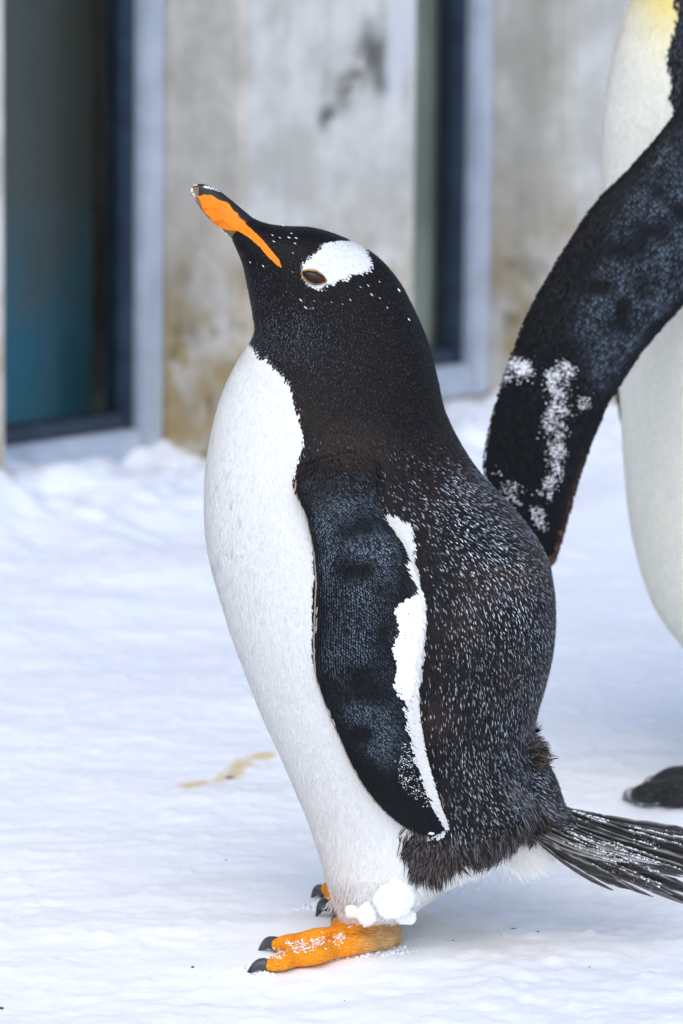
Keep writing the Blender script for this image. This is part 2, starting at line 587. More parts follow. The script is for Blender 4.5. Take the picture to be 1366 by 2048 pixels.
m, nt, b = nodes('weathered_concrete')
L_ = nt.links
tc = nt.nodes.new('ShaderNodeTexCoord')
def tex(scale, detail=6, mapping=None, rough=0.6):
    t = nt.nodes.new('ShaderNodeTexNoise'); t.inputs['Scale'].default_value = scale; t.inputs['Detail'].default_value = detail; t.inputs['Roughness'].default_value = rough
    if mapping:
        mp = nt.nodes.new('ShaderNodeMapping'); mp.inputs['Scale'].default_value = mapping
        L_.new(tc.outputs['Object'], mp.inputs[0]); L_.new(mp.outputs[0], t.inputs['Vector'])
    else:
        L_.new(tc.outputs['Object'], t.inputs['Vector'])
    return t.outputs['Fac']
def mixc(fac, A, Bc):
    x = nt.nodes.new('ShaderNodeMix'); x.data_type = 'RGBA'
    if hasattr(A, 'links'): L_.new(A, x.inputs['A'])
    else: x.inputs['A'].default_value = (*A, 1)
    x.inputs['B'].default_value = (*Bc, 1)
    L_.new(fac, x.inputs['Factor'])
    return x.outputs['Result']
def rng(fac, a, bb, top=1.0):
    r = nt.nodes.new('ShaderNodeMapRange'); r.interpolation_type = 'SMOOTHSTEP'
    r.inputs['From Min'].default_value = a; r.inputs['From Max'].default_value = bb; r.inputs['To Max'].default_value = top
    L_.new(fac, r.inputs['Value']); return r.outputs[0]
def mul(a, bb):
    r = nt.nodes.new('ShaderNodeMath'); r.operation = 'MULTIPLY'; L_.new(a, r.inputs[0]); L_.new(bb, r.inputs[1]); return r.outputs[0]
def blob(c, rx, rz):
    """round patch at a point of the wall, 1 in the centre to 0 at the rim"""
    s = nt.nodes.new('ShaderNodeVectorMath'); s.operation = 'SUBTRACT'; s.inputs[1].default_value = c
    k = nt.nodes.new('ShaderNodeVectorMath'); k.operation = 'MULTIPLY'; k.inputs[1].default_value = (1 / rx, 1 / rx, 1 / rz)
    ln = nt.nodes.new('ShaderNodeVectorMath'); ln.operation = 'LENGTH'
    L_.new(tc.outputs['Object'], s.inputs[0]); L_.new(s.outputs[0], k.inputs[0]); L_.new(k.outputs[0], ln.inputs[0])
    return rng(ln.outputs['Value'], 1.0, 0.2)
def wall_px(px, py, off=0.0):
    d = ray(px, py); q = W0 - WN * off
    return CAM + d * ((q - CAM).dot(WN) / d.dot(WN))
c = mixc(rng(tex(9, 8, None, 0.68), 0.36, 0.66), (0.465, 0.445, 0.40), (0.66, 0.64, 0.595))
c = mixc(rng(tex(1.0, 5, (26, 26, 3.5)), 0.52, 0.72, 0.55), c, (0.32, 0.31, 0.28))
c = mixc(rng(tex(30, 5), 0.56, 0.74, 0.45), c, (0.58, 0.59, 0.59))
sep = nt.nodes.new('ShaderNodeSeparateXYZ'); L_.new(tc.outputs['Object'], sep.inputs[0])
low = rng(sep.outputs['Z'], 0.42, 0.12)
c = mixc(mul(low, rng(tex(14, 5), 0.36, 0.6, 0.9)), c, (0.36, 0.26, 0.10))
c = mixc(mul(low, rng(tex(21, 5), 0.52, 0.66, 0.7)), c, (0.15, 0.125, 0.06))
c = mixc(mul(blob(wall_px(1010, 600), 0.05, 0.16), rng(tex(17, 4), 0.34, 0.55, 0.75)), c, (0.36, 0.28, 0.12))
for (px, py, rx, rz, k) in [(750, 110, 0.055, 0.04, 0.9), (705, 160, 0.035, 0.03, 0.8), (770, 160, 0.04, 0.028, 0.8), (655, 235, 0.028, 0.026, 0.9), (690, 190, 0.03, 0.04, 0.6), (735, 60, 0.025, 0.035, 0.5)]:
    c = mixc(mul(blob(wall_px(px, py), rx, rz), rng(tex(26, 4), 0.36, 0.52, k)), c, (0.105, 0.105, 0.095))
for (px, py, rx, rz) in [(810, 40, 0.045, 0.09), (790, 130, 0.03, 0.07)]:
    c = mixc(mul(blob(wall_px(px, py), rx, rz), rng(tex(18, 4), 0.3, 0.5, 0.85)), c, (0.60, 0.61, 0.63))
L_.new(c, b.inputs['Base Color'])
b.inputs['Roughness'].default_value = 0.85
b.inputs['Specular IOR Level'].default_value = 0.2
bp = nt.nodes.new('ShaderNodeBump'); bp.inputs['Strength'].default_value = 0.5; bp.inputs['Distance'].default_value = 0.006
L_.new(tex(70, 8), bp.inputs['Height']); L_.new(bp.outputs[0], b.inputs['Normal'])
M_CONC = m
M_FRAME = simple('painted_metal_frame', (0.50, 0.56, 0.66), 0.45, 0.4, noise=(18, (0.38, 0.44, 0.53)), bump=(60, 0.15, 0.001))
M_GASKET = simple('dark_glazing_bead', (0.035, 0.06, 0.095), 0.45, 0.4, noise=(25, (0.02, 0.035, 0.06)))
M_ROOM = simple('dim_room_walls', (0.30, 0.29, 0.24), 0.8, 0.2, noise=(3, (0.12, 0.12, 0.10)))
M_TEAL = simple('blue_reflection', (0.02, 0.22, 0.40), 0.6, 0.3, noise=(4, (0.01, 0.12, 0.24)))
# glass: thin pane, part mirror part see-through
m, nt, b = nodes('window_glass')
nt.nodes.remove(b)
out = nt.nodes['Material Output']
tr = nt.nodes.new('ShaderNodeBsdfTransparent'); tr.inputs[0].default_value = (0.88, 0.91, 0.91, 1)
gl = nt.nodes.new('ShaderNodeBsdfGlossy'); gl.inputs['Roughness'].default_value = 0.03
fr = nt.nodes.new('ShaderNodeFresnel'); fr.inputs['IOR'].default_value = 1.22
mx = nt.nodes.new('ShaderNodeMixShader')
nt.links.new(fr.outputs[0], mx.inputs[0]); nt.links.new(tr.outputs[0], mx.inputs[1]); nt.links.new(gl.outputs[0], mx.inputs[2])
nt.links.new(mx.outputs[0], out.inputs['Surface'])
M_GLASS = m

bld = empty('concrete_building', wpt(s_p0, 0, 0), 'weathered grey concrete building with narrow recessed windows standing in the snow', 'building')
def wbox(name, s0, s1, o0, o1, z0, z1, mat, parent, bev=0.006):
    """box in wall coordinates: along the wall, depth behind the front plane, height"""
    bm = bmesh.new()
    vs = [bm.verts.new(wpt(s, o, z)) for z in (z0, z1) for (s, o) in ((s0, o0), (s1, o0), (s1, o1), (s0, o1))]
    for f in ((0, 1, 2, 3), (7, 6, 5, 4), (0, 4, 5, 1), (1, 5, 6, 2), (2, 6, 7, 3), (3, 7, 4, 0)):
        bm.faces.new([vs[i] for i in f])
    bmesh.ops.recalc_face_normals(bm, faces=bm.faces)
    if bev:
        bmesh.ops.bevel(bm, geom=bm.edges[:], offset=bev, segments=2, affect='EDGES')
    me = bpy.data.meshes.new(name); bm.to_mesh(me); bm.free()
    # vertices relative to the building's base so that texture space is the world's
    return link(name, me, mat, parent, smooth=False)
DEPTH = REV + 0.12
wbox('pier', -8.0, s_pl1, 0, DEPTH, ZB, ZT, M_CONC, bld, 0.008)
wbox('pier', s_p0, s_p1, 0, DEPTH, ZB, ZT, M_CONC, bld, 0.008)
wbox('pier', s_q, 14.0, 0, DEPTH, ZB, ZT, M_CONC, bld, 0.008)
wbox('lintel', -7.98, 13.98, 0.004, DEPTH + 0.1, ZT - 0.6, ZT + 0.3, M_CONC, bld, 0.008)
SILL1 = wall_px(150, 950, REV).z
SILL2 = wall_px(905, 800, REV).z
def window(s0, s1, zs):
    w = empty('window', wpt((s0 + s1) / 2, REV, zs), '', '')
    del w['label']; del w['category']
    w.parent = bld; w.matrix_parent_inverse = Matrix.Translation(-bld.location)
    fw = 0.036; zt = ZT - 0.58
    f0, f1 = REV, REV + 0.06
    def sub(*a): 
        return wbox(*a)
    sub('sill_wall', s0 - 0.01, s1 + 0.01, REV + 0.004, DEPTH + 0.05, ZB, zs + 0.002, M_CONC, w, 0.004)
    sub('frame', s1 - fw, s1 + 0.001, f0, f1, zs, zt, M_FRAME, w, 0.005)
    sub('frame', s0 - 0.001, s0 + fw, f0, f1, zs, zt, M_FRAME, w, 0.005)
    sub('frame', s0 + fw - 0.001, s1 - fw + 0.001, f0 + 0.002, f1, zs + 0.001, zs + 0.045, M_FRAME, w, 0.005)
    g = 0.017
    sub('glazing_bead', s1 - fw - g, s1 - fw + 0.001, f0 + 0.018, f1, zs + 0.04, zt, M_GASKET, w, 0.004)
    sub('glazing_bead', s0 + fw - 0.001, s0 + fw + g, f0 + 0.018, f1, zs + 0.04, zt, M_GASKET, w, 0.004)
    sub('glazing_bead', s0 + fw + g - 0.001, s1 - fw - g + 0.001, f0 + 0.020, f1, zs + 0.044, zs + 0.066, M_GASKET, w, 0.004)
    sub('pane', s0 + fw + g - 0.004, s1 - fw - g + 0.004, f0 + 0.032, f0 + 0.038, zs + 0.06, zt, M_GLASS, w, 0)
window(s_pl1 - 0.02, s_p0, SILL1)
window(s_p1 - 0.02, s_q, SILL2)
# the dim room behind the glass
wbox('room_back_wall', -3.0, 5.0, 2.2, 2.3, ZB, ZT + 0.2, M_ROOM, bld, 0)
wbox('room_side_wall', -3.0, -2.9, DEPTH, 2.2, ZB, ZT + 0.2, M_ROOM, bld, 0)
wbox('room_side_wall', 4.9, 5.0, DEPTH, 2.2, ZB, ZT + 0.2, M_ROOM, bld, 0)
wbox('room_ceiling', -3.0, 5.0, DEPTH + 0.12, 2.3, ZT + 0.2, ZT + 0.35, M_ROOM, bld, 0)
wbox('room_floor', -3.0, 5.0, DEPTH + 0.06, 2.19, ZB, ZB + 0.05, M_ROOM, bld, 0)
PO = DEPTH + 0.10
M_REFL, nt, b = nodes('reflection_gradient')
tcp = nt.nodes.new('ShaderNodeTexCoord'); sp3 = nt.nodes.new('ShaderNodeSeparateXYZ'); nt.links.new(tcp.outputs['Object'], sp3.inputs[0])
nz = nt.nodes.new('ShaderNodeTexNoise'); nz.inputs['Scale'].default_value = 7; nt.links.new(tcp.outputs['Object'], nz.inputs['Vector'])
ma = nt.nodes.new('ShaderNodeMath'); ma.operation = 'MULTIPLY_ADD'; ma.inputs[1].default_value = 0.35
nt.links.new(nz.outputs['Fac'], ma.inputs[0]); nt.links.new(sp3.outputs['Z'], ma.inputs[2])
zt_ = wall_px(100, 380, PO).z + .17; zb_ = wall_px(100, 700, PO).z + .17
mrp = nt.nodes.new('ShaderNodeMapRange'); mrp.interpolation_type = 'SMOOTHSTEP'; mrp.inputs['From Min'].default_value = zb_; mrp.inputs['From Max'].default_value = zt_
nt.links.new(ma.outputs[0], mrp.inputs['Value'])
mxp = nt.nodes.new('ShaderNodeMix'); mxp.data_type = 'RGBA'; mxp.inputs['A'].default_value = (.008, .34, .52, 1); mxp.inputs['B'].default_value = (.20, .22, .19, 1)  # teal to grey gradient: the glass reflection painted as colour
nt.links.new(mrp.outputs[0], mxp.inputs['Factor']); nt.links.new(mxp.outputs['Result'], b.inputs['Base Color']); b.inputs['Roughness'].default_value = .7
wbox('reflection_backdrop', isect(-160, PO), isect(196, PO), PO, PO + 0.04, ZB + 0.05, 2.3, M_REFL, bld, 0.01)  # added panel that carries the painted reflection
M_OLIVE = simple('olive_reflection', (0.62, 0.63, 0.52), 0.8, 0.2, noise=(6, (0.40, 0.41, 0.33)))
wbox('reflection_panel', s_p1 + 0.01, isect(896, REV + .07), REV + 0.068, REV + 0.08, SILL2 + 0.05, 2.2, M_OLIVE, bld, 0.004)  # added olive panel in place of a reflection in the right pane
wbox('reflection_panel', isect(196, PO + .25), isect(420, PO + .25), PO + 0.23, PO + 0.27, wall_px(200, 420, PO + .25).z, 2.2, M_OLIVE, bld, 0.01)  # added olive panel in place of a reflection in the left pane
wbox('blue_reflection_panel', isect(905, PO), isect(960, PO), PO, PO + 0.04, ZB + 0.05, 1.6, M_TEAL, bld, 0.01)  # added panel, its blue stands in for reflection in the glass

# ---------------------------------------------------------------- the gentoo
ST = [  # front px, front py, back px, back py, half width
 (452, 450, 472, 420, .0025), (459, 467, 496, 432, .0090), (470, 492, 532, 447, .0195), (484, 525, 572, 453, .0275),
 (492, 560, 627, 456, .0330), (500, 600, 690, 476, .0375), (506, 635, 752, 511, .0405), (509, 660, 798, 562, .0425),
 (501, 684, 832, 626, .0450), (480, 715, 858, 690, .0490), (452, 768, 876, 760, .0560), (431, 830, 890, 822, .0650),
 (416, 900, 922, 890, .0770), (409, 960, 962, 950, .0880), (408, 1030, 1016, 1010, .0980), (413, 1090, 1062, 1065, .1050),
 (426, 1150, 1094, 1120, .1100), (441, 1200, 1107, 1180, .1130), (459, 1260, 1110, 1240, .1150), (481, 1320, 1105, 1300, .1150),
 (506, 1385, 1092, 1360, .1130), (531, 1445, 1075, 1420, .1100), (561, 1510, 1065, 1480, .1050), (591, 1580, 1072, 1550, .1000),
 (616, 1640, 1078, 1610, .0970), (633, 1692, 1050, 1662, .0950), (645, 1732, 990, 1712, .0920), (655, 1768, 925, 1745, .0870),
 (668, 1800, 872, 1778, .0780), (690, 1822, 835, 1806, .0600), (715, 1836, 800, 1826, .0320)]
g_body = body_loft(ST, Y0, 150, 72)
FL = [  # front px, rear px, y of front and rear edge from the mid-plane, thickness factor
 (606, 915, 735, 885, -.066, -.066, .9), (594, 945, 757, 945, -.082, -.082, 1.2), (592, 985, 755, 1003, -.094, -.094, 1.25),
 (610, 1028, 772, 1045, -.100, -.105, 1.15), (624, 1090, 802, 1090, -.103, -.111, 1.0), (631, 1160, 827, 1150, -.104, -.117, .95),
 (628, 1240, 846, 1210, -.105, -.121, .9), (627, 1310, 842, 1280, -.106, -.123, .88), (633, 1360, 834, 1340, -.106, -.123, .85),
 (652, 1415, 832, 1400, -.108, -.122, .8), (680, 1480, 838, 1460, -.109, -.121, .75), (710, 1545, 850, 1520, -.110, -.119, .7),
 (745, 1597, 864, 1570, -.109, -.117, .62), (785, 1637, 876, 1610, -.108, -.114, .55), (825, 1663, 886, 1638, -.107, -.110, .45), (856, 1672, 889, 1652, -.106, -.107, .3)]
g_flip = plate_loft(FL, Y0, 90, 48, 0.017)
g_flip_far = mirror_grid(g_flip, Y0)

def mirror_pt(v): return Vector((v.x, 2 * Y0 - v.y, v.z))
def leg_grids(side):
    f = (lambda v: v) if side < 0 else mirror_pt
    yl = Y0 - 0.036
    leg = tube([f(P(745, 1600, yl)), f(P(742, 1700, yl)), f(P(744, 1770, yl)), f(P(748, 1822, yl)), f(P(754, 1850, yl))],
               [.026, .032, .032, .030, .021], 24, 24)
    return leg
g_leg = [leg_grids(-1), leg_grids(1)]
# toes of the near foot: centre px, height, radius
yl_ = Y0 - 0.036
TOES = [[(775, 1873, .016, .0145), (722, 1886, .014, .0118), (660, 1902, .0115, .0100), (625, 1911, .0125, .0112), (585, 1919, .0100, .0092), (560, 1924, .0110, .0100), (532, 1931, .0080, .0072)],
        [(770, 1868, .019, .0145), (715, 1867, .018, .0125), (665, 1871, .0150, .0105), (632, 1876, .0160, .0115), (598, 1882, .0130, .0095), (575, 1886, .0135, .0102), (550, 1890, .0105, .0076)],
        [(760, 1860, .020, .0135), (722, 1851, .018, .0108), (704, 1847, .016, .0098), (690, 1846, .0155, .0104), (676, 1847, .012, .0076)]]
g_foot = []
toe_paths = []
for T_ in TOES:
    pts = [G(a, b_, z) for a, b_, z, r in T_]; rad = [r for *_, r in T_]
    toe_paths.append((pts, rad))
    g_foot.append(tube(pts, [r * .92 for r in rad], 24, 16, 0.78))
HEEL = [P(803, 1874, -.004), P(785, 1871, -.004), P(764, 1860, -.003), P(752, 1835, yl_)]
g_foot.append(tube(HEEL, [.0060, .0145, .0165, .0165], 20, 16))
# webs between the toes, as thin sheets
def web(a, bq, n=14, t=.004):
    A_ = crom([[*p] for p in a], n); B_ = crom([[*p] for p in bq], n)
    rings = []
    k = int(n * 0.86)
    for i in range(k):
        pa, pb = A_[i], B_[i]
        line = [pa + (pb - pa) * u for u in np.linspace(0, 1, 7)]
        up = [q + np.array([0, 0, t * .5 - .0025 * math.sin(math.pi * u)]) for q, u in zip(line, np.linspace(0, 1, 7))]
        dn = [q + np.array([0, 0, -t * .5 - .0025 * math.sin(math.pi * u)]) for q, u in zip(line, np.linspace(0, 1, 7))]
        rings.append(up + dn[::-1])
    return Grid(rings)
g_foot.append(web(toe_paths[0][0], toe_paths[1][0]))
g_foot.append(web(toe_paths[1][0], toe_paths[2][0] + [toe_paths[2][0][-1] + Vector((-.004, .0, -.002))]))
# the far foot points forward and away, mirrored and a little further back
FX0 = G(493, 1949, 0).x
def far_pt(v): return Vector((FX0 + .050 + (v.x - FX0) * .60, 2 * Y0 - v.y, v.z + 0.001))
g_foot_far = []
for pts, rad in toe_paths:
    g_foot_far.append(tube([far_pt(p) for p in pts], [r * .92 for r in rad], 24, 16, 0.78))
g_foot_far.append(tube([far_pt(p) for p in HEEL[:3]] + [mirror_pt(HEEL[3])], [.006, .0145, .0165, .0165], 20, 16))
fa = [far_pt(p) for p in toe_paths[0][0]]; fb = [far_pt(p) for p in toe_paths[1][0]]; fc = [far_pt(p) for p in toe_paths[2][0] + [toe_paths[2][0][-1]]]
g_foot_far += [web(fb, fa), web(fc, fb)]

g_rump = tube([P(985, 1575, Y0), P(1045, 1606, Y0), P(1100, 1640, Y0), P(1150, 1662, Y0)], [.060, .040, .021, .006], 20, 20)
pieces = [(g_body, 0), (g_rump, 0), (g_flip, 1), (g_flip_far, 1)] + [(g, 2) for g in g_leg] + [(g, 3) for g in g_foot + g_foot_far]
body_me = union([g for g, _ in pieces], 0.0019, 3, 'gentoo_body')
V, N, T = mesh_np(body_me)
bvhs = [(g, g.bvh(), k) for g, k in pieces]

# region and feather flow of every vertex
def regions(V, bvhs):
    n = len(V)
    reg = np.zeros(n, int); flow = np.zeros((n, 3)); best = np.full(n, 1e9)
    for g, bv, k in bvhs:
        lo, hi = g.V.min(0) - .006, g.V.max(0) + .006
        cand = np.where(((V > lo) & (V < hi)).all(1))[0]
        for i in cand:
            h = bv.find_nearest(Vector(V[i]))
            if h[0] is None: continue
            dd = h[3] - (0.002 if k in (1, 3) else 0.0)
            if dd < best[i]:
                best[i] = dd; reg[i] = k; flow[i] = g.flow(h[2])
    return reg, flow
reg, flow = regions(V, bvhs)

def near_px(p):
    q = p.copy()
    q[:, 1] = np.minimum(q[:, 1], 2 * Y0 - q[:, 1])
    return project(q)

BLACK = [(380, 300), (380, 560), (470, 640), (492, 678), (512, 702), (535, 719), (560, 738), (579, 764), (592, 800), (603, 840), (607, 880), (597, 915), (588, 950),
         (590, 985), (606, 1012), (640, 1000), (742, 1022), (775, 1020), (806, 1030), (824, 1060), (828, 1110), (838, 1160), (851, 1205), (848, 1300), (838, 1380), (842, 1430), (852, 1500),
         (866, 1560), (872, 1640), (856, 1668), (824, 1680), (818, 1702), (836, 1720), (868, 1712), (900, 1722), (950, 1705), (1000, 1700), (1040, 1672), (1085, 1655),
         (1110, 1640), (1180, 1640), (1300, 1500), (1300, 700), (900, 300)]
PATCH = [(599, 534), (612, 520), (628, 508), (641, 490), (662, 484), (690, 479), (712, 476), (724, 488), (736, 508), (745, 528), (730, 545), (702, 550), (678, 558),
         (655, 570), (636, 577), (612, 569), (600, 552)]
SHOULD = [(588, 930), (620, 905), (700, 890), (760, 930), (775, 1010), (640, 1010), (600, 1005)]

def dark_at(px):
    j = np.stack([(vnoise(px * .09, 3) - .5) * 16, (vnoise(px * .09, 4) - .5) * 16], 1)
    blk = inpoly(px + j * 0.55, BLACK)
    wht = inpoly(px + j * 0.35, PATCH)
    return blk, wht

px = near_px(V)
blk, wht = dark_at(px)
C = np.tile(np.array([0.80, 0.81, 0.79]), (len(V), 1))
C[blk & ~wht] = (0.008, 0.0072, 0.008)
fl = reg == 1
C[fl] = (0.007, 0.007, 0.009)
foot = reg == 3
# the toes are a strong orange, the heel tan
hx = np.clip((px[:, 0] - 700) / 60, 0, 1)[:, None]
fcol = np.array([0.93, 0.31, 0.009]) * (1 - hx) + np.array([0.55, 0.32, 0.13]) * hx
fn_ = fbm(V * 120, 3, 71)[:, None]
fcol = fcol * (1 + 0.5 * fn_)
C[foot] = fcol[foot]
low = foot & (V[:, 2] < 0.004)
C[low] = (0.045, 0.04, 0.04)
rootG = G(730, 1890, 0)
pen = empty('gentoo_penguin', (rootG.x + .02, Y0, 0), 'small black and white penguin with orange beak and feet, head raised, standing on snow', 'penguin')
setcol(body_me, C)
body_me.materials.append(M_COAT); body_me.materials.append(M_SKIN)
slots(body_me, reg == 3)
body = link('body', body_me, None, pen)
BV = BVHTree.FromPolygons([Vector(v) for v in V], [tuple(t) for t in T.tolist()])
def hit(px_, py_, bv=BV):
    d = ray(px_, py_).normalized()
    h = bv.ray_cast(CAM, d)
    return h[0], h[1]

# --- plumage: dense dark coat, dense white coat
EYE = (628, 553)
def eye_keep(px):
    a = math.radians(20)
    dx, dy = px[:, 0] - EYE[0], px[:, 1] - EYE[1]
    u = dx * math.cos(a) + dy * math.sin(a); v = -dx * math.sin(a) + dy * math.cos(a)
    return (u / 29) ** 2 + (v / 17) ** 2 > 1
GAPE = [(395, 392), (418, 388), (454, 406), (481, 435), (507, 461), (525, 479), (543, 501), (560, 519), (565, 536), (554, 530), (535, 512), (521, 494), (499, 475), (480, 464), (458, 460), (441, 458), (424, 444), (405, 420)]
BEAKZONE = [(370, 350), (470, 380), (492, 424), (520, 470), (545, 500), (568, 534), (556, 534), (520, 502), (500, 492), (470, 480), (440, 462), (380, 420)]
p, nn, ex = sample(V, N, T, 520000, 0.0017, {'reg': reg, 'flow': flow})
px = near_px(p)
ok = ((ex['reg'] != 1) | (RNG.random(len(p)) < np.clip((1010 - px[:, 1]) / 90, 0, 1))) & (ex['reg'] != 3) & eye_keep(px) & ~inpoly(px, BEAKZONE)
p, nn, rg, fw, px = p[ok], nn[ok], ex['reg'][ok], unit(ex['flow'][ok]), px[ok]
# feathers sweep back towards the tail low on the rump
tw = np.clip((px[:, 0] - 930) / 170, 0, 1) * np.clip((px[:, 1] - 1480) / 140, 0, 1)
fw = unit(fw * (1 - tw[:, None]) + np.array([0.85, 0, -0.42]) * tw[:, None])
fw = unit(fw + RNG.normal(0, .10, fw.shape))
blk, wht = dark_at(px)
dk = blk & ~wht & (rg != 2)
X, Y = px[:, 0], px[:, 1]
def ln(x, a, b_): return np.clip((x - a) / (b_ - a), 0, 1)
# dark coat
i = dk
k = i.sum()
Ls = 0.0032 + 0.0045 * ln(Y[i], 640, 1000) + 0.003 * ln(Y[i], 1450, 1650)
bn = vnoise(p[i] * 28, 15)
brown = np.clip((bn - .42) * 2.2, 0, 1)[:, None] * 0.75
dkc = np.array([0.0075, 0.0065, 0.007]) * (1 - brown) + np.array([0.024, 0.015, 0.012]) * brown
dkc = dkc * (1 + .7 * ln(Y[i], 800, 1000))[:, None]
tip = dkc * RNG.uniform(.8, 1.7, (k, 1))
blades('dark_plumage', p[i], nn[i], fw[i], Ls * RNG.uniform(.8, 1.25, k), RNG.uniform(.0012, .0020, k), RNG.uniform(.0001, .0005, k) * (1 + 1.6 * ln(Y[i], 700, 1000)), dkc, tip, M_DARK, pen, 'dense blackish coat of the head, neck and back', jit=.10)
# white coat
i = ~dk
k = i.sum()
Yi, Xi = Y[i], X[i]
Lw = np.where(wht[i], .0035, .0060 + .003 * ln(Yi, 1500, 1750))
sp = np.clip(fbm(p[i] * [260, 260, 80], 2, 18) * 4 - .45, 0, 1) * (np.exp(-((Xi - 440) / 80) ** 2) * np.exp(-((Yi - 1050) / 170) ** 2) + .02)
wc = np.array([0.80, 0.80, 0.785]) * RNG.uniform(.94, 1.04, (k, 1))
wc = wc * (1 - sp[:, None] * .75) + np.array([.42, .40, .34]) * sp[:, None] * .75
cream = ln(Yi, 1250, 1700)[:, None] * .35
wc = wc * (1 - cream) + np.array([.88, .86, .80]) * cream
blades('white_plumage', p[i], nn[i], fw[i], Lw * RNG.uniform(.8, 1.2, k), RNG.uniform(.0010, .0017, k), RNG.uniform(.0000, .0006, k), wc, wc, M_WHITE, pen, 'dense white coat of the belly, legs and eye patch', jit=.09)

# --- pale feather tips: the frosted flecks over the back
p, nn, ex = sample(V, N, T, 320000, 0.0031, {'reg': reg, 'flow': flow})
px = near_px(p)
blk, wht = dark_at(px)
X, Y = px[:, 0], px[:, 1]
dens = 0.10 + 0.9 * ln(Y, 830, 990)
hot = np.exp(-(((X - (930 + .28 * (Y - 950))) / 85) ** 2)) * ln(Y, 880, 960) * ln(Y, 1330, 1180)
dens = np.maximum(dens * (0.45 + 0.37 * ln(X, 820, 940)), hot)
dens *= 1 - .55 * np.exp(-((X - 850) / 45) ** 2) * ln(Y, 1060, 1120)
dens *= np.where(Y < 830, np.where((X > 800) & (Y > 700), .35, 1), 1)
throat = np.exp(-(((X - 585) / 75) ** 2 + ((Y - 660) / 60) ** 2)) + .8 * np.exp(-(((X - 530) / 45) ** 2 + ((Y - 690) / 30) ** 2))
dens = np.maximum(dens * np.where(Y < 820, .5, 1), throat)
ok = blk & ~wht & (ex['reg'] == 0) & (RNG.random(len(p)) < dens) & eye_keep(px) & ~inpoly(px, BEAKZONE) & ~((X < 480) & (Y < 500))
p, nn, fw, X, Y, hot, throat = p[ok], nn[ok], unit(ex['flow'][ok]), X[ok], Y[ok], hot[ok], throat[ok]
tw = ln(X, 930, 1100) * ln(Y, 1480, 1620)
fw = unit(fw * (1 - tw[:, None]) + np.array([0.85, 0, -0.42]) * tw[:, None])
fw = unit(fw + RNG.normal(0, .07, fw.shape))
k = len(p)
br = np.clip(.10 + .36 * ln(Y, 860, 1000) + .55 * hot + .04 * throat, 0, .9) * (.08 + 1.3 * RNG.random(k) ** 1.3) * (.55 + .9 * vnoise(p * 45, 66))
fc1 = br[:, None] * np.array([0.86, 0.95, 1.05])
blades('pale_feather_tips', p + nn * .0006, nn, fw, (.0018 + .0024 * ln(Y, 850, 980)) * RNG.uniform(.5, 1.4, k), RNG.uniform(.0005, .0010, k), RNG.uniform(.0009, .0017, k), fc1 * .35, fc1, M_DARK, pen, 'pale grey feather tips flecking the dark back')

# --- fine blue-grey stipple, sheen put into its colour, on the throat and cheek, brown-grey on the neck
p, nn, ex = sample(V, N, T, 420000, 0.0020, {'reg': reg, 'flow': flow})
px = near_px(p); X, Y = px[:, 0], px[:, 1]
blk, wht = dark_at(px)
th = np.exp(-(((X - 590) / 85) ** 2 + ((Y - 668) / 55) ** 2)) + .9 * np.exp(-(((X - 535) / 50) ** 2 + ((Y - 690) / 34) ** 2)) + .5 * np.exp(-(((X - 520) / 40) ** 2 + ((Y - 575) / 60) ** 2)) + .5 * np.exp(-(((X - 640) / 60) ** 2 + ((Y - 745) / 60) ** 2))
th = np.clip(th * (.5 + 1.0 * vnoise(px * .035, 47)), 0, 1)
nk = .55 * ln(Y, 440, 640) * ln(Y, 1000, 900)
ok = blk & ~wht & (ex['reg'] == 0) & (Y < 1010) & (RNG.random(len(p)) < np.maximum(th, nk)) & eye_keep(px) & ~inpoly(px, BEAKZONE)
p, nn, fw, th = p[ok], nn[ok], unit(ex['flow'][ok] + RNG.normal(0, .12, (ok.sum(), 3))), th[ok]
k = len(p)
fc1 = (np.array([.075, .092, .135]) * th[:, None] + np.array([.042, .037, .038]) * (1 - th[:, None])) * RNG.uniform(.4, 1.9, (k, 1))
blades('throat_plumage', p + nn * .0003, nn, fw, RNG.uniform(.0014, .0024, k), RNG.uniform(.0005, .0009, k), RNG.uniform(.0003, .0008, k), fc1 * .5, fc1, M_DARK, pen, 'fine blue-grey stippled feathers of the throat and neck')

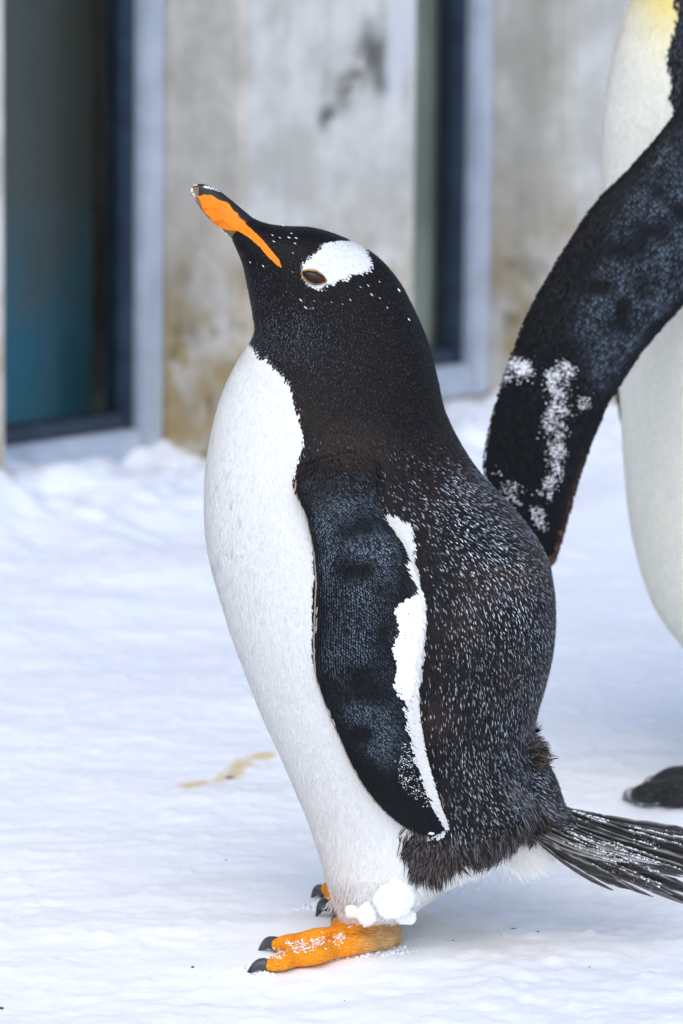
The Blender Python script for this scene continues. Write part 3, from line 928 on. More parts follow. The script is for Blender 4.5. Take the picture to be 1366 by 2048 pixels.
# --- flipper feathers in orderly rows
FLECK = [(592, 930), (720, 925), (768, 1050), (812, 1130), (822, 1195), (790, 1225), (770, 1300), (792, 1400), (802, 1480), (775, 1522), (740, 1518), (705, 1455), (668, 1402), (690, 1385), (692, 1368),
         (660, 1345), (634, 1310), (630, 1100), (600, 1010)]
def flip_rows(g, n_t, n_v, mirrored=False):
    out = []
    h = g.h
    near = g.r[:, :h]
    s = np.concatenate([[0], np.cumsum(np.linalg.norm(np.diff(near[:, h // 2], axis=0), axis=1))])
    ts = np.interp(np.linspace(0, s[-1], n_t), s, np.arange(g.n))
    tt, vv = np.meshgrid(ts, np.linspace(0.01, .995, n_v), indexing='ij')
    tt = tt + ((np.arange(n_v) % 2) * .5 * (g.n / n_t))[None, :]
    tt = np.clip(tt + RNG.normal(0, .05, tt.shape), 0, g.n - 1.001).ravel()
    vf = np.clip(vv.ravel() + RNG.normal(0, .003, vv.size), 0, 1)
    vi = np.interp(vf, g.v, np.arange(h))
    vi = np.clip(vi, 0, h - 1.001)
    a, b_ = tt.astype(int), vi.astype(int)
    fa_, fb_ = (tt - a)[:, None], (vi - b_)[:, None]
    p_ = near[a, b_] * (1 - fa_) * (1 - fb_) + near[a + 1, b_] * fa_ * (1 - fb_) + near[a, b_ + 1] * (1 - fa_) * fb_ + near[a + 1, b_ + 1] * fa_ * fb_
    dt = unit(near[a + 1, b_] - near[a, b_]); dv = unit(near[a, b_ + 1] - near[a, b_])
    nr = unit(np.cross(dv, dt))
    nr = np.where((nr[:, 1] > 0)[:, None], -nr, nr)
    return p_, nr, dt, dv, vf, tt / (g.n - 1)
def flipper_coat(g, parent, y0, fleck_poly, prefix, nt_, nv_, size, white_edge, cream_front, bluish=1.0, mirror=True, brown_tip=False):
    p_, nr, dt, dv, vf, tf = flip_rows(g, nt_, nv_)
    px_ = project(p_)
    d_ = unit(dt + dv * (.15 + .5 * vf[:, None]))
    inside = np.zeros(len(px_))
    for _ in range(14):
        a0 = RNG.normal(0, 15, 2)
        inside += inpoly(px_ + a0 + RNG.normal(0, 4, px_.shape), fleck_poly)
    inside = inside / 14
    kp_ = tf > RNG.uniform(.03, .15, len(tf))
    p_, nr, dt, dv, vf, tf, px_, d_, inside = [q[kp_] for q in (p_, nr, dt, dv, vf, tf, px_, d_, inside)]
    cf = (vf < cream_front)[:, None]
    d_ = np.where(cf, dt, d_)
    k = len(p_)
    base = np.tile(np.array([.006, .0065, .0085]), (k, 1))
    if brown_tip:
        e = (np.clip((vf - .90) / .10, 0, 1) * np.clip((tf - .5) / .2, 0, 1))[:, None] * .6
        base = base * (1 - e) + np.array([.055, .032, .022]) * e
    we = white_edge(tf)
    wh = vf > we + RNG.normal(0, .012, k)
    cr = vf < cream_front
    patch = vnoise(p_ * 60, 77)
    amp = (inside ** 1.4 * RNG.uniform(.04, .62, k) * np.clip(1.9 * patch - .35, .05, 2) + RNG.uniform(.006, .013, k)) * bluish
    tipc = amp[:, None] * np.array([.72, .95, 1.25])
    base[wh] = (.74, .73, .70); tipc[wh] = (.80, .79, .76)
    base[cr] = (.40, .33, .27); tipc[cr] = (.42, .35, .28)
    if brown_tip: tipc = np.where(base[:, :1] > .025, base * 1.4, tipc)
    Lf = size * RNG.uniform(.9, 1.15, k) * np.where(vf > .86, 1.9, np.where(vf < cream_front, 2.2, 1))
    Wf = size * .50 * RNG.uniform(.85, 1.1, k)
    lf = .0003 + .0004 * inside
    P_, N_, D_ = p_, nr, d_
    if mirror:
        mm = np.array([1, -1, 1]); off = np.array([0, 2 * y0, 0])
        P_ = np.vstack([p_, p_ * mm + off]); N_ = np.vstack([nr, nr * mm]); D_ = np.vstack([d_, d_ * mm])
        base = np.vstack([base] * 2); tipc = np.vstack([tipc] * 2); Lf = np.tile(Lf, 2); Wf = np.tile(Wf, 2); lf = np.tile(lf, 2)
    # base colour stays dark for the first two thirds so that rows read as rows
    blades(prefix, P_ + N_ * .0005, N_, D_, Lf, Wf, lf, base, tipc, M_DARK, parent, 'short stiff feathers laid in rows on the flippers', sink=.0002, tm=.22)
def we_g(t): return np.where(t < .30, 1.2, np.where(t < .38, .95, .85))
flipper_coat(g_flip, pen, Y0, FLECK, 'flipper_plumage', 132, 44, .0030, we_g, .028)

# --- long ragged fringe where the back ends above the leg, and over the tail root
def fringe(name, line, n, Lr, spread, dirv, cols, label, yr=1.0, w=(.0006, .0013), lift=(.001, .004), lock=1.5):
    A = crom(line, 200)
    idx = RNG.integers(0, 200, n)
    q = A[idx] + RNG.normal(0, spread, (n, 2))
    P_, N_ = [], []
    for a in q:
        h, nn_ = hit(a[0], a[1])
        if h is None: h, nn_ = Vector((0, 0, -9)), Vector((0, -1, 0))
        P_.append(h); N_.append(nn_)
    P_, N_ = np.array(P_), np.array(N_)
    kk = (P_[:, 2] > -1) & (P_[:, 1] < Y0 + .05)
    P_, N_, q = P_[kk], N_[kk], q[kk]
    n = len(P_)
    u = np.clip((q[:, 0] - line[0][0]) / (line[-1][0] - line[0][0]), 0, 1)[:, None]
    D = np.array(dirv[0]) * (1 - u) + np.array(dirv[1]) * u
    # neighbouring feathers clump into wet-looking locks
    cl = np.stack([vnoise(q * .055, 91) - .5, np.zeros(n), vnoise(q * .055, 92) - .5], 1) * lock
    D = unit(D + cl + RNG.normal(0, .07, (n, 3)))
    c = np.array(cols)[RNG.integers(0, len(cols), n)] * RNG.uniform(.7, 1.4, (n, 1))
    L = RNG.uniform(*Lr, n)
    Pm = P_ * np.array([1, -1, 1]) + np.array([0, 2 * Y0, 0])
    mm = np.array([1, -1, 1])
    return blades(name, np.vstack([P_, Pm]), np.vstack([N_, N_ * mm]), np.vstack([D, D * mm]), np.tile(L, 2), np.tile(RNG.uniform(*w, n), 2), np.tile(RNG.uniform(*lift, n), 2), np.vstack([c, c]), np.vstack([c, c]) * 1.5, M_DARK, pen, label)
DK = [(.012, .011, .013), (.016, .013, .012), (.05, .034, .026), (.09, .085, .09)]
fringe('flank_fringe', [(828, 1672), (842, 1688), (866, 1698), (895, 1690), (950, 1690), (1000, 1682), (1045, 1655), (1085, 1630)], 3200, (.006, .024), 10, ((-.05, 0, -1), (.35, 0, -1)), DK, 'ragged dark feather fringe hanging below the back')
fringe('flank_fringe', [(830, 1690), (848, 1712), (872, 1718), (900, 1700)], 900, (.010, .028), 8, ((-.1, 0, -1), (.15, 0, -1)), DK, 'ragged dark feather fringe hanging below the back')
fringe('tail_root_fringe', [(1020, 1560), (1050, 1590), (1085, 1618), (1110, 1635)], 1500, (.009, .028), 14, ((.6, 0, -.8), (.95, 0, -.42)), DK + [(.16, .18, .21)], 'dark feathers sweeping from the rump onto the tail', lock=.6, lift=(.0005, .002))
fringe('rump_tuft', [(1060, 1490), (1068, 1510), (1066, 1530)], 260, (.006, .012), 6, ((.75, 0, .25), (.9, 0, -.2)), [(.06, .042, .03), (.12, .085, .06), (.02, .015, .012)], 'brownish tuft sticking out above the tail', lift=(.004, .012))

# --- snowflakes and white specks caught in the face feathers
def specks(name, spots, size, mat, label, cat, bv=BV, flakes=True):
    Vs = []; Fs = []
    for (a, b_, r) in spots:
        h, n_ = hit(a, b_, bv)
        if h is None: continue
        d1 = Vector((.75, 0, -.65)) if flakes else Vector((random.uniform(-1, 1), 0, random.uniform(-1, 1)))
        d1 = (d1 - n_ * d1.dot(n_)).normalized(); d2 = n_.cross(d1)
        o = len(Vs); c = h + n_ * (.0016 if flakes else r * .3)
        Vs += [c + d1 * r, c + d2 * r * .30, c - d1 * r, c - d2 * r * .30, c + n_ * r * .5, c - n_ * r * .5]
        for f in ((0, 1, 4), (1, 2, 4), (2, 3, 4), (3, 0, 4), (1, 0, 5), (2, 1, 5), (3, 2, 5), (0, 3, 5)): Fs.append(tuple(o + x for x in f))
    me = mesh_from(Vs, Fs, name)
    o = link(name, me, mat, None, smooth=False)
    return tag(o, label, cat, kind='stuff')
sp_ = [(x, y, random.uniform(.0011, .0021)) for x, y in [(545, 473), (560, 478), (578, 478), (583, 470), (592, 479), (590, 489), (586, 507), (548, 485), (503, 524), (528, 532), (566, 455), (720, 575), (735, 572), (742, 590), (758, 597), (773, 616), (815, 640), (612, 615), (740, 545), (700, 600), (795, 582), (757, 565), (602, 600)]]
for _ in range(8): sp_.append((random.gauss(660, 60), random.gauss(565, 30), random.uniform(.0006, .0012)))
specks('snow_specks', sp_, .001, M_SNOWB, 'tiny white snow flecks caught in the black feathers around the eye', 'snow')

# --- beak
BK = [(383, 389, 383, 375, .0012), (388, 398, 396, 368, .0032), (398, 413, 414, 370, .0046), (411, 430, 436, 380, .0058), (427, 447, 460, 398, .0072), (443, 460, 482, 416, .0090), (458, 472, 500, 431, .0106), (478, 488, 520, 447, .0110), (490, 500, 530, 460, .0100)]
g_bk = body_loft(BK, Y0, 260, 200, 2.0)
bme = mesh_from(g_bk.V, g_bk.faces, 'beak')
bp_ = near_px(g_bk.V)
jit = (np.stack([vnoise(bp_ * .12, 5), vnoise(bp_ * .12, 6)], 1) - .5) * 7
orange = inpoly(bp_ + jit * .6, GAPE)
bc = np.tile(np.array([.016, .015, .018]), (len(bp_), 1))
lowm = inpoly(bp_ + jit, [(395, 400), (425, 445), (448, 455), (480, 466), (520, 500), (480, 500), (440, 470), (400, 425)])
bc[lowm] = (.17, .095, .03)
tipz = bp_[:, 0] + jit[:, 0] < 398
bc[tipz] = (.22, .15, .075)
ridge = (bp_[:, 0] < 420) & (bp_[:, 1] < 374)
bc[ridge] = (.02, .02, .022)
bc[orange] = np.array([.95, .235, .003]) * (1 + .35 * fbm(bp_[orange] * [.05, .12], 3, 81))[:, None]
smear = orange & (vnoise(bp_ * [.035, .16], 8) > .72)
bc[smear] *= .8
setcol(bme, bc)
bo = link('beak', bme, M_BEAK, pen)
bo['label'] = 'orange and black beak with a snow-dusted tip'
# the orange gape line running back over the cheek, laid on the face
def inlay(name, poly, bv, lift, mat, colf, parent, step=2.0):
    xs = np.arange(min(q[0] for q in poly), max(q[0] for q in poly), step)
    ys = np.arange(min(q[1] for q in poly), max(q[1] for q in poly), step)
    gx_, gy_ = np.meshgrid(xs, ys)
    pts = np.stack([gx_.ravel(), gy_.ravel()], 1)
    ins = inpoly(pts, poly).reshape(gx_.shape)
    idx = {}; Vs = []; cs = []; Fs = []
    def vert(r, c):
        if (r, c) not in idx:
            h, n_ = hit(gx_[r, c], gy_[r, c], bv)
            if h is None: return None
            idx[(r, c)] = len(Vs); Vs.append(h + n_ * lift); cs.append((gx_[r, c], gy_[r, c]))
        return idx[(r, c)]
    for r in range(len(ys) - 1):
        for c in range(len(xs) - 1):
            if ins[r, c] or ins[r + 1, c + 1]:
                q = [vert(r, c), vert(r, c + 1), vert(r + 1, c + 1), vert(r + 1, c)]
                if None not in q: Fs.append(tuple(q))
    me = mesh_from(Vs, Fs, name)
    setcol(me, np.array([colf(*q) for q in cs]))
    return link(name, me, mat, parent)
V2 = np.vstack([V, g_bk.V]); T2 = [tuple(t) for t in T.tolist()] + [tuple(i + len(V) for i in f) for f in g_bk.faces]
BVB = BVHTree.FromPolygons([Vector(v) for v in V2], T2)
gape = [q for q in GAPE if q[0] > 440]
gape = [(452, 418), (481, 440), (507, 463), (525, 480), (543, 501), (558, 519), (564, 536), (554, 530), (535, 512), (521, 495), (499, 476), (480, 464), (462, 455), (448, 440)]
inlay('gape', gape, BVB, .0010, M_BEAK, lambda x, y: (.94, .235, .003) if random.random() > .03 else (.7, .2, .01), pen, 1.1)

# --- eye
def eye_frame(cx, cy):
    c, n_ = hit(cx, cy)
    a, _ = hit(cx - 25, cy - 9); b_, _ = hit(cx + 25, cy + 9)
    e1 = (b_ - a).normalized(); e1 = (e1 - n_ * e1.dot(n_)).normalized()
    e2 = n_.cross(e1)
    return c, n_, e1, e2
c_, n_, e1, e2 = eye_frame(*EYE)
EYEB = [1, 1]
def almond(t, a, b_):
    x = math.cos(t); y = math.sin(t)
    return a * x, b_ * y * (1 - .38 * x * x) * EYEB[0 if y > 0 else 1]
def make_eye(c_, n_, e1, e2):
    EYEB[0], EYEB[1] = (.80, 1.12) if e2.z > 0 else (1.12, .80)
    Vs = []; Fs = []; nr_, ns = 10, 40
    for i in range(nr_ + 1):
        f = i / nr_
        for j in range(ns):
            x, y = almond(2 * math.pi * j / ns, .0100 * f, .0050 * f)
            z = .0030 * math.sqrt(max(0, 1 - f * f)) + .0006
            Vs.append(c_ + e1 * x + e2 * y + n_ * z)
    for i in range(nr_):
        for j in range(ns):
            k = (j + 1) % ns
            Fs.append((i * ns + j, (i + 1) * ns + j, (i + 1) * ns + k, i * ns + k))
    eb = link('eye', mesh_from(Vs, Fs, 'eye'), M_EYE, pen)
    pts = []
    Vs = []; Fs = []; m_ = 10
    for j in range(ns):
        t = 2 * math.pi * j / ns
        x, y = almond(t, .0104, .0054)
        top = 1.0 if math.sin(t) * (1 if e2.z > 0 else -1) > 0 else .75
        cc = c_ + e1 * x + e2 * y + n_ * .0012
        rd = (e1 * x + e2 * y).normalized()
        for q in range(m_):
            ph = 2 * math.pi * q / m_
            Vs.append(cc + rd * (.00105 * top * math.cos(ph)) + n_ * (.0014 * math.sin(ph)))
    for j in range(ns):
        k = (j + 1) % ns
        for q in range(m_):
            w_ = (q + 1) % m_
            Fs.append((j * m_ + q, k * m_ + q, k * m_ + w_, j * m_ + w_))
    link('eyelid', mesh_from(Vs, Fs, 'eyelid'), M_LID, eb)
make_eye(c_, n_, e1, e2)
fl_ = lambda v: Vector((v.x, -v.y, v.z))
make_eye(mirror_pt(c_), fl_(n_), fl_(e1), fl_(e2))

# --- claws
def claw(name, a, b_, r, parent, mat, drop=.004):
    a, b_ = Vector(a), Vector(b_)
    mid = a.lerp(b_, .5) + Vector((0, 0, drop))
    g = tube([a, mid, b_], [r, r * .78, r * .12], 14, 12)
    return link(name, mesh_from(g.V, g.faces, name), mat, parent)
near_claws = [(G(541, 1930, .0085), G(493, 1948, .002), .0058), (G(556, 1888, .0115), G(516, 1903, .003), .0062), (G(680, 1846, .0125), G(663, 1850, .005), .0055)]
for a, b_, r in near_claws:
    claw('claw', a, b_, r, pen, M_CLAW)
for a, b_, r in near_claws:
    claw('claw', far_pt(a), far_pt(b_), r, pen, M_CLAW)

# --- tail feathers: stiff quills fanned out behind
def tail_feather(base, tip, width, shade, sag):
    """one long narrow quill blade with a raised shaft"""
    base, tip = Vector(base), Vector(tip)
    d = (tip - base).normalized()
    side = d.cross(Vector((0, 0, 1))).normalized()
    side = (side * .5 + Vector((0, 0, 1)) * .87).normalized() if random.random() < 2 else side
    side = (side - d * side.dot(d)).normalized()
    up = side.cross(d).normalized()
    n = 18; Vs = []; Fs = []; Cs = []
    for i in range(n + 1):
        t = i / n
        w = width * (0.55 + .9 * t) * (1 if t < .72 else max(.02, 1 - ((t - .72) / .28) ** 1.6))
        w *= 1 + .10 * math.sin(t * 40 + shade * 50)
        c = base.lerp(tip, t) + Vector((0, 0, -sag * math.sin(math.pi * t)))
        for j, (u, hgt) in enumerate(((-1, 0), (-.5, .0004), (-.08, .0008), (0, .0016), (.08, .0008), (.5, .0004), (1, 0))):
            Vs.append(c + side * (u * w) + up * (hgt * (1.2 - t)) )
            if abs(u) < .05: Cs.append((.20, .19, .18) if t < .6 else (.05, .045, .045))
            elif abs(u) > .9: e_ = .05 + .30 * random.random() ** 2; Cs.append((e_, e_ * .95, e_ * .92))
            else: q_ = random.uniform(.6, 1.8) if shade < 20 else random.uniform(.5, .8); Cs.append(((.010 + .016 * shade) * q_, (.009 + .0155 * shade) * q_, (.009 + .015 * shade) * q_))
    for i in range(n):
        for j in range(6):
            Fs.append((i * 7 + j, i * 7 + j + 1, i * 7 + j + 8, i * 7 + j + 7))
    me = mesh_from(Vs, Fs, 'tail_feather')
    setcol(me, np.array(Cs))
    o = link('tail_feather', me, M_TAIL, pen)
    md = o.modifiers.new('thick', 'SOLIDIFY'); md.thickness = .0008; md.offset = 0
    return o
TF = [((1060, 1592), (1440, 1722), .006), ((1066, 1600), (1450, 1704), .020), ((1070, 1608), (1430, 1686), .034), ((1060, 1600), (1410, 1668), .046), ((1072, 1622), (1440, 1762), -.010),
      ((1072, 1630), (1430, 1800), -.020), ((1070, 1640), (1400, 1812), -.026), ((1072, 1650), (1345, 1790), -.036), ((1062, 1655), (1266, 1780), -.044), ((1066, 1636), (1310, 1748), -.030),
      ((1062, 1660), (1235, 1757), -.050), ((1066, 1630), (1410, 1748), .000), ((1068, 1618), (1440, 1742), -.004), ((1068, 1646), (1375, 1776), -.022), ((1070, 1640), (1290, 1725), .010)]
tail_objs = []
for (a, b_, yo) in TF:
    pa = P(a[0] - 22, a[1] - 4, Y0 + yo * .45); pb = P(b_[0], b_[1], Y0 + yo * 1.5)
    tail_objs.append(tail_feather(pa, pb, random.uniform(.0042, .0058), random.random(), .004))
    if b_[0] > 1240:
        q = random.uniform(-7, 9)
        pa = P(a[0] - 22, a[1] - 4 + q * .4, Y0 + yo * .45 - .002); pb = P(b_[0] - random.uniform(15, 90), b_[1] + q, Y0 + yo * 1.5 - .004)
        tail_objs.append(tail_feather(pa, pb, random.uniform(.0020, .0032), 1.0 + 5 * random.random() ** 2, .005))
        pa = P(a[0] - 10, a[1] + 6, Y0 + yo * .45 - .004); pb = P(1130 + (b_[0] - 1130) * random.uniform(.35, .75), 1660 + (b_[1] - 1660) * random.uniform(.35, .75) + random.uniform(4, 12), Y0 + yo * 1.2 - .006)
        tail_objs.append(tail_feather(pa, pb, random.uniform(.0014, .0026), 62, .004))
# soft pale feathers under the tail
def undertail():
    n = 2600
    qx = RNG.uniform(885, 1112, n)
    q = np.stack([qx, np.interp(qx, [885, 1060, 1100, 1160], [1700, 1695, 1668, 1672]) + RNG.uniform(-28, 28, n)], 1)
    P_, N_ = [], []
    for a in q:
        h, nn_ = hit(a[0], a[1])
        if h is None: 
            h, nn_ = P(a[0], a[1], Y0 - .02), Vector((0, -1, 0))
        P_.append(h); N_.append(nn_)
    P_, N_ = np.array(P_), np.array(N_)
    u = np.clip((q[:, 0] - 905) / 185, 0, 1)[:, None]
    D = unit(np.array([.15, 0, -1]) * (1 - u) + np.array([.85, 0, -.55]) * u + RNG.normal(0, .10, (n, 3)))
    P_ = P_ + np.array([0, .006, 0])
    c = np.array([.90, .885, .85]) * RNG.uniform(.92, 1.05, (n, 1))
    blades('undertail_fluff', P_, N_, D, RNG.uniform(.006, .026, n), RNG.uniform(.0007, .0014, n), RNG.uniform(.0, .003, n), c, c, M_WHITE, pen, 'soft white feathers under the tail', jit=.06)
undertail()
# ragged white fluff round the ankles
def ankle():
    n = 1500
    q = np.stack([RNG.uniform(660, 835, n), RNG.uniform(1755, 1808, n)], 1)
    P_, N_ = [], []
    for a in q:
        h, nn_ = hit(a[0], a[1])
        if h is None: h, nn_ = Vector((0, 0, -9)), Vector((0, -1, 0))
        P_.append(h); N_.append(nn_)
    P_, N_ = np.array(P_), np.array(N_)
    kk = P_[:, 2] > .012
    P_, N_ = P_[kk], N_[kk]; n = len(P_)
    D = unit(np.array([0, 0, -1.0]) + RNG.normal(0, .22, (n, 3)))
    c = np.array([.82, .81, .78]) * RNG.uniform(.9, 1.05, (n, 1))
    blades('ankle_fluff', P_, N_, D, RNG.uniform(.006, .013, n), RNG.uniform(.0008, .0016, n), RNG.uniform(.0005, .002, n), c, c, M_WHITE, pen, 'white fluff over the ankle', jit=.06)
ankle()

# ---------------------------------------------------------------- the tall penguin
KS = [(1118, -262, 1122, -300, .012), (1165, -262, 1180, -335, .030), (1215, -235, 1260, -372, .046), (1252, -195, 1350, -375, .058), (1275, -140, 1430, -325, .066), (1278, -80, 1475, -240, .072), (1262, 0, 1510, -130, .085),
      (1240, 60, 1560, -30, .105), (1220, 130, 1640, 70, .125), (1207, 230, 1730, 190, .140), (1203, 310, 1790, 290, .148), (1205, 400, 1830, 390, .152), (1214, 540, 1862, 540, .156),
      (1228, 680, 1875, 690, .158), (1240, 800, 1872, 830, .158), (1247, 920, 1860, 960, .155), (1257, 1030, 1835, 1080, .150), (1275, 1120, 1800, 1190, .142), (1302, 1200, 1760, 1290, .130), (1340, 1262, 1720, 1370, .112), (1390, 1310, 1680, 1430, .085), (1450, 1345, 1620, 1450, .050)]
k_body = body_loft(KS, YK, 110, 64)
KF = [(1470, 60, 1560, 420, -.130, -.140, 1.0), (1425, 135, 1500, 480, -.155, -.165, 1.25), (1372, 192, 1425, 545, -.172, -.185, 1.1), (1318, 266, 1366, 603, -.185, -.2, 1.0), (1252, 340, 1318, 655, -.195, -.212, .95), (1192, 400, 1275, 708, -.203, -.222, .9),
      (1140, 475, 1240, 762, -.21, -.228, .85), (1098, 545, 1215, 800, -.215, -.232, .8), (1058, 615, 1195, 845, -.219, -.235, .78), (1028, 690, 1178, 885, -.222, -.237, .72), (1005, 757, 1165, 920, -.225, -.24, .68),
      (985, 822, 1152, 958, -.228, -.242, .62), (971, 885, 1140, 1000, -.23, -.243, .55), (967, 940, 1128, 1042, -.232, -.243, .48), (985, 1005, 1117, 1078, -.233, -.242, .4), (1040, 1075, 1108, 1102, -.234, -.24, .3), (1085, 1103, 1102, 1112, -.235, -.238, .2)]
k_flip = plate_loft(KF, YK, 100, 48, 0.026)
k_flip_far = mirror_grid(k_flip, YK)
# the far flipper hangs at the side: pull the mirrored one back along the body
r_ = k_flip_far.r.copy(); piv = np.array(P(1500, 200, YK)); a_ = math.radians(26)
dx, dz = r_[..., 0] - piv[0], r_[..., 2] - piv[2]
r_[..., 0] = piv[0] + dx * math.cos(a_) - dz * math.sin(a_); r_[..., 2] = piv[2] + dx * math.sin(a_) + dz * math.cos(a_)
k_flip_far = Grid(r_)
def kf(v, s): return v if s < 0 else Vector((v.x + .10, 2 * YK - v.y, v.z))
k_leg = []; k_foot = []
KT = [[(1540, 1566, .020, .022), (1440, 1571, .016, .014), (1385, 1575, .014, .0125), (1350, 1579, .016, .0150), (1320, 1582, .011, .0115), (1298, 1585, .013, .0130), (1272, 1589, .008, .0085)],
      [(1540, 1556, .024, .022), (1440, 1555, .022, .016), (1395, 1554, .022, .0155), (1372, 1556, .018, .0140), (1345, 1559, .019, .0150), (1312, 1567, .011, .0095)],
      [(1540, 1576, .020, .020), (1440, 1583, .013, .014), (1390, 1588, .011, .0115), (1360, 1591, .012, .0125), (1335, 1594, .008, .0095), (1318, 1596, .007, .0080)]]
k_claws = []
for s in (-1, 1):
    k_leg.append(tube([kf(P(1575, 1250, YK - .06), s), kf(P(1575, 1380, YK - .065), s), kf(P(1570, 1470, YK - .075), s), kf(G(1550, 1548, .03), s)], [.06, .06, .046, .026], 20, 20))
    paths = []
    for T_ in KT:
        pts = [kf(G(a, b_, z), s) for a, b_, z, r in T_]; rad = [r for *_, r in T_]
        paths.append(pts)
        k_foot.append(tube(pts, rad, 20, 14, .85))
        k_claws.append((pts[-1], pts[-1] + (pts[-1] - pts[-2]).normalized() * .020 + Vector((0, 0, -.006)), rad[-1] * .85))
    k_foot.append(web(paths[0], paths[1], 14, .004)); k_foot.append(web(paths[2], paths[0], 14, .004))
# short stiff tail reaching down behind
k_tail = tube([P(1640, 1370, YK), P(1700, 1450, YK), P(1760, 1530, YK)], [.05, .035, .008], 14, 14, .45)
kp = [(k_body, 0), (k_flip, 1), (k_flip_far, 1)] + [(g, 2) for g in k_leg] + [(g, 3) for g in k_foot] + [(k_tail, 4)]
k_me = union([g for g, _ in kp], .0036, 3, 'tall_penguin_body')
KV, KN, KTr = mesh_np(k_me)
kreg, kflow = regions(KV, [(g, g.bvh(), k) for g, k in kp])
def k_near(p_):
    q = p_.copy(); q[:, 1] = np.minimum(q[:, 1], 2 * YK - q[:, 1]); return project(q)
kpx = k_near(KV)
KDARK = [(1500, -120), (1335, -60), (1352, 30), (1346, 60), (1338, 110), (1336, 150), (1345, 215), (1420, 300), (1480, 500), (1520, 800), (1540, 1100), (1560, 1300), (1640, 1420), (2000, 1500), (2000, -500), (1000, -500), (1000, -230), (1230, -180), (1300, -140), (1350, -150)]
def k_dark(px_):
    j = np.stack([(vnoise(px_ * .07, 3) - .5) * 14, (vnoise(px_ * .07, 4) - .5) * 14], 1)
    return inpoly(px_ + j, KDARK)
def k_front(px_):
    """cream belly, yellow towards the throat"""
    w = np.exp(-((px_[:, 1] + 40) / 130) ** 2) * np.clip((px_[:, 0] - 1235) / 90, 0, 1)
    w = np.clip(w + np.clip((40 - px_[:, 1]) / 200, 0, 1), 0, 1)[:, None]
    lowb = np.clip((px_[:, 1] - 700) / 500, 0, 1)[:, None] * .5
    c = np.array([.87, .86, .77]) * (1 - lowb) + np.array([.82, .83, .70]) * lowb
    return c * (1 - w) + np.array([.80, .68, .24]) * w
kd = k_dark(kpx)
KC = k_front(kpx)
KC[kd] = (.010, .010, .012)
KC[kreg == 1] = (.011, .011, .014)
KC[kreg == 3] = (.020, .022, .022)
KC[kreg == 4] = (.012, .012, .014)
kroot = G(1460, 1580, 0)
king = empty('tall_penguin', (kroot.x, YK, 0), 'taller penguin with cream belly and black flipper reaching behind the small penguin', 'penguin')
setcol(k_me, KC)
M_KSKIN = attr_mat('tall_penguin_scaly_feet', .55, .35, bump=(150, .8, .003, 'crack'))
k_me.materials.append(M_COAT); k_me.materials.append(M_KSKIN)
slots(k_me, kreg == 3)
kbody = link('body', k_me, None, king)
p, nn, ex = sample(KV, KN, KTr, 260000, .0034, {'reg': kreg, 'flow': kflow})
px = k_near(p)
ok = ((ex['reg'] == 0) | (ex['reg'] == 2)) & ~((px[:, 1] < -255) & (px[:, 0] < 1160))
p, nn, fw, px = p[ok], nn[ok], unit(ex['flow'][ok]), px[ok]
fw = unit(fw + RNG.normal(0, .08, fw.shape))
kd = k_dark(px); k = len(p)
base = k_front(px) * RNG.uniform(.95, 1.05, (k, 1)); tipc = base.copy()
base[kd] = (.010, .010, .012); tipc[kd] = np.array([.03, .034, .042]) * RNG.uniform(.5, 2.5, (kd.sum(), 1))
i = kd
blades('dark_plumage', p[i], nn[i], fw[i], RNG.uniform(.006, .010, i.sum()), RNG.uniform(.0018, .003, i.sum()), RNG.uniform(.0004, .0016, i.sum()), base[i], tipc[i], M_DARK, king, 'black feathers of the head and back')
i = ~kd
blades('cream_plumage', p[i], nn[i], fw[i], RNG.uniform(.007, .012, i.sum()), RNG.uniform(.0018, .003, i.sum()), RNG.uniform(.0000, .0004, i.sum()), base[i], tipc[i], M_WHITE, king, 'cream feathers of the belly, yellower at the throat', jit=.04)
KFLECK = [(1500, 200), (1366, 240), (1290, 350), (1240, 430), (1200, 520), (1160, 590), (1150, 660), (1165, 720), (1200, 780), (1240, 730), (1290, 660), (1366, 580), (1480, 480)]
flipper_coat(k_flip, king, YK, KFLECK, 'flipper_plumage', 130, 44, .0048, lambda t: np.full_like(t, 2.0), .0, .75, mirror=False, brown_tip=True)
# saw-toothed trailing edge of the flipper
A_ = k_flip.A
n = 170
ti = np.linspace(8, 99, n)
re_ = np.stack([np.interp(ti, np.arange(100), A_[:, 3 + q]) for q in range(3)], 1)
fe_ = np.stack([np.interp(ti, np.arange(100), A_[:, q]) for q in range(3)], 1)
dv = unit(re_ - fe_); dt = unit(np.gradient(re_, axis=0))
P_ = re_ - dv * .004 + RNG.normal(0, .0006, (n, 3))
cc = np.where((ti > 55)[:, None], np.array([.075, .045, .028]), np.array([.016, .015, .016])) * RNG.uniform(.6, 1.6, (n, 1))
blades('trailing_edge_feathers', P_, np.tile([0, -1.0, 0], (n, 1)), unit(dv * .75 + dt * .75), RNG.uniform(.009, .014, n), np.full(n, .0036), RNG.uniform(0, .002, n), cc, cc * 1.2, M_DARK, king, 'saw-toothed brownish trailing edge of the flipper')
for a, b_, r in k_claws:
    claw('claw', a, b_, r, king, M_CLAWP, .004)
kb = body_loft([(900, -245, 900, -255, .003), (960, -240, 965, -275, .007), (1040, -248, 1050, -298, .011), (1120, -256, 1128, -312, .016), (1180, -258, 1190, -322, .016)], YK, 40, 24, 2.0)
kbm = mesh_from(kb.V, kb.faces, 'beak')
kbp = k_near(kb.V)
setcol(kbm, np.where((kbp[:, 1] > -268 + (kbp[:, 0] - 900) * -.03)[:, None] & (kbp[:, 0] > 960)[:, None], np.array([.75, .26, .03]), np.array([.018, .018, .02])))
link('beak', kbm, M_BEAK, king)
ke, kn = None, None
h_ = BVHTree.FromPolygons([Vector(v) for v in KV], [tuple(t) for t in KTr.tolist()])
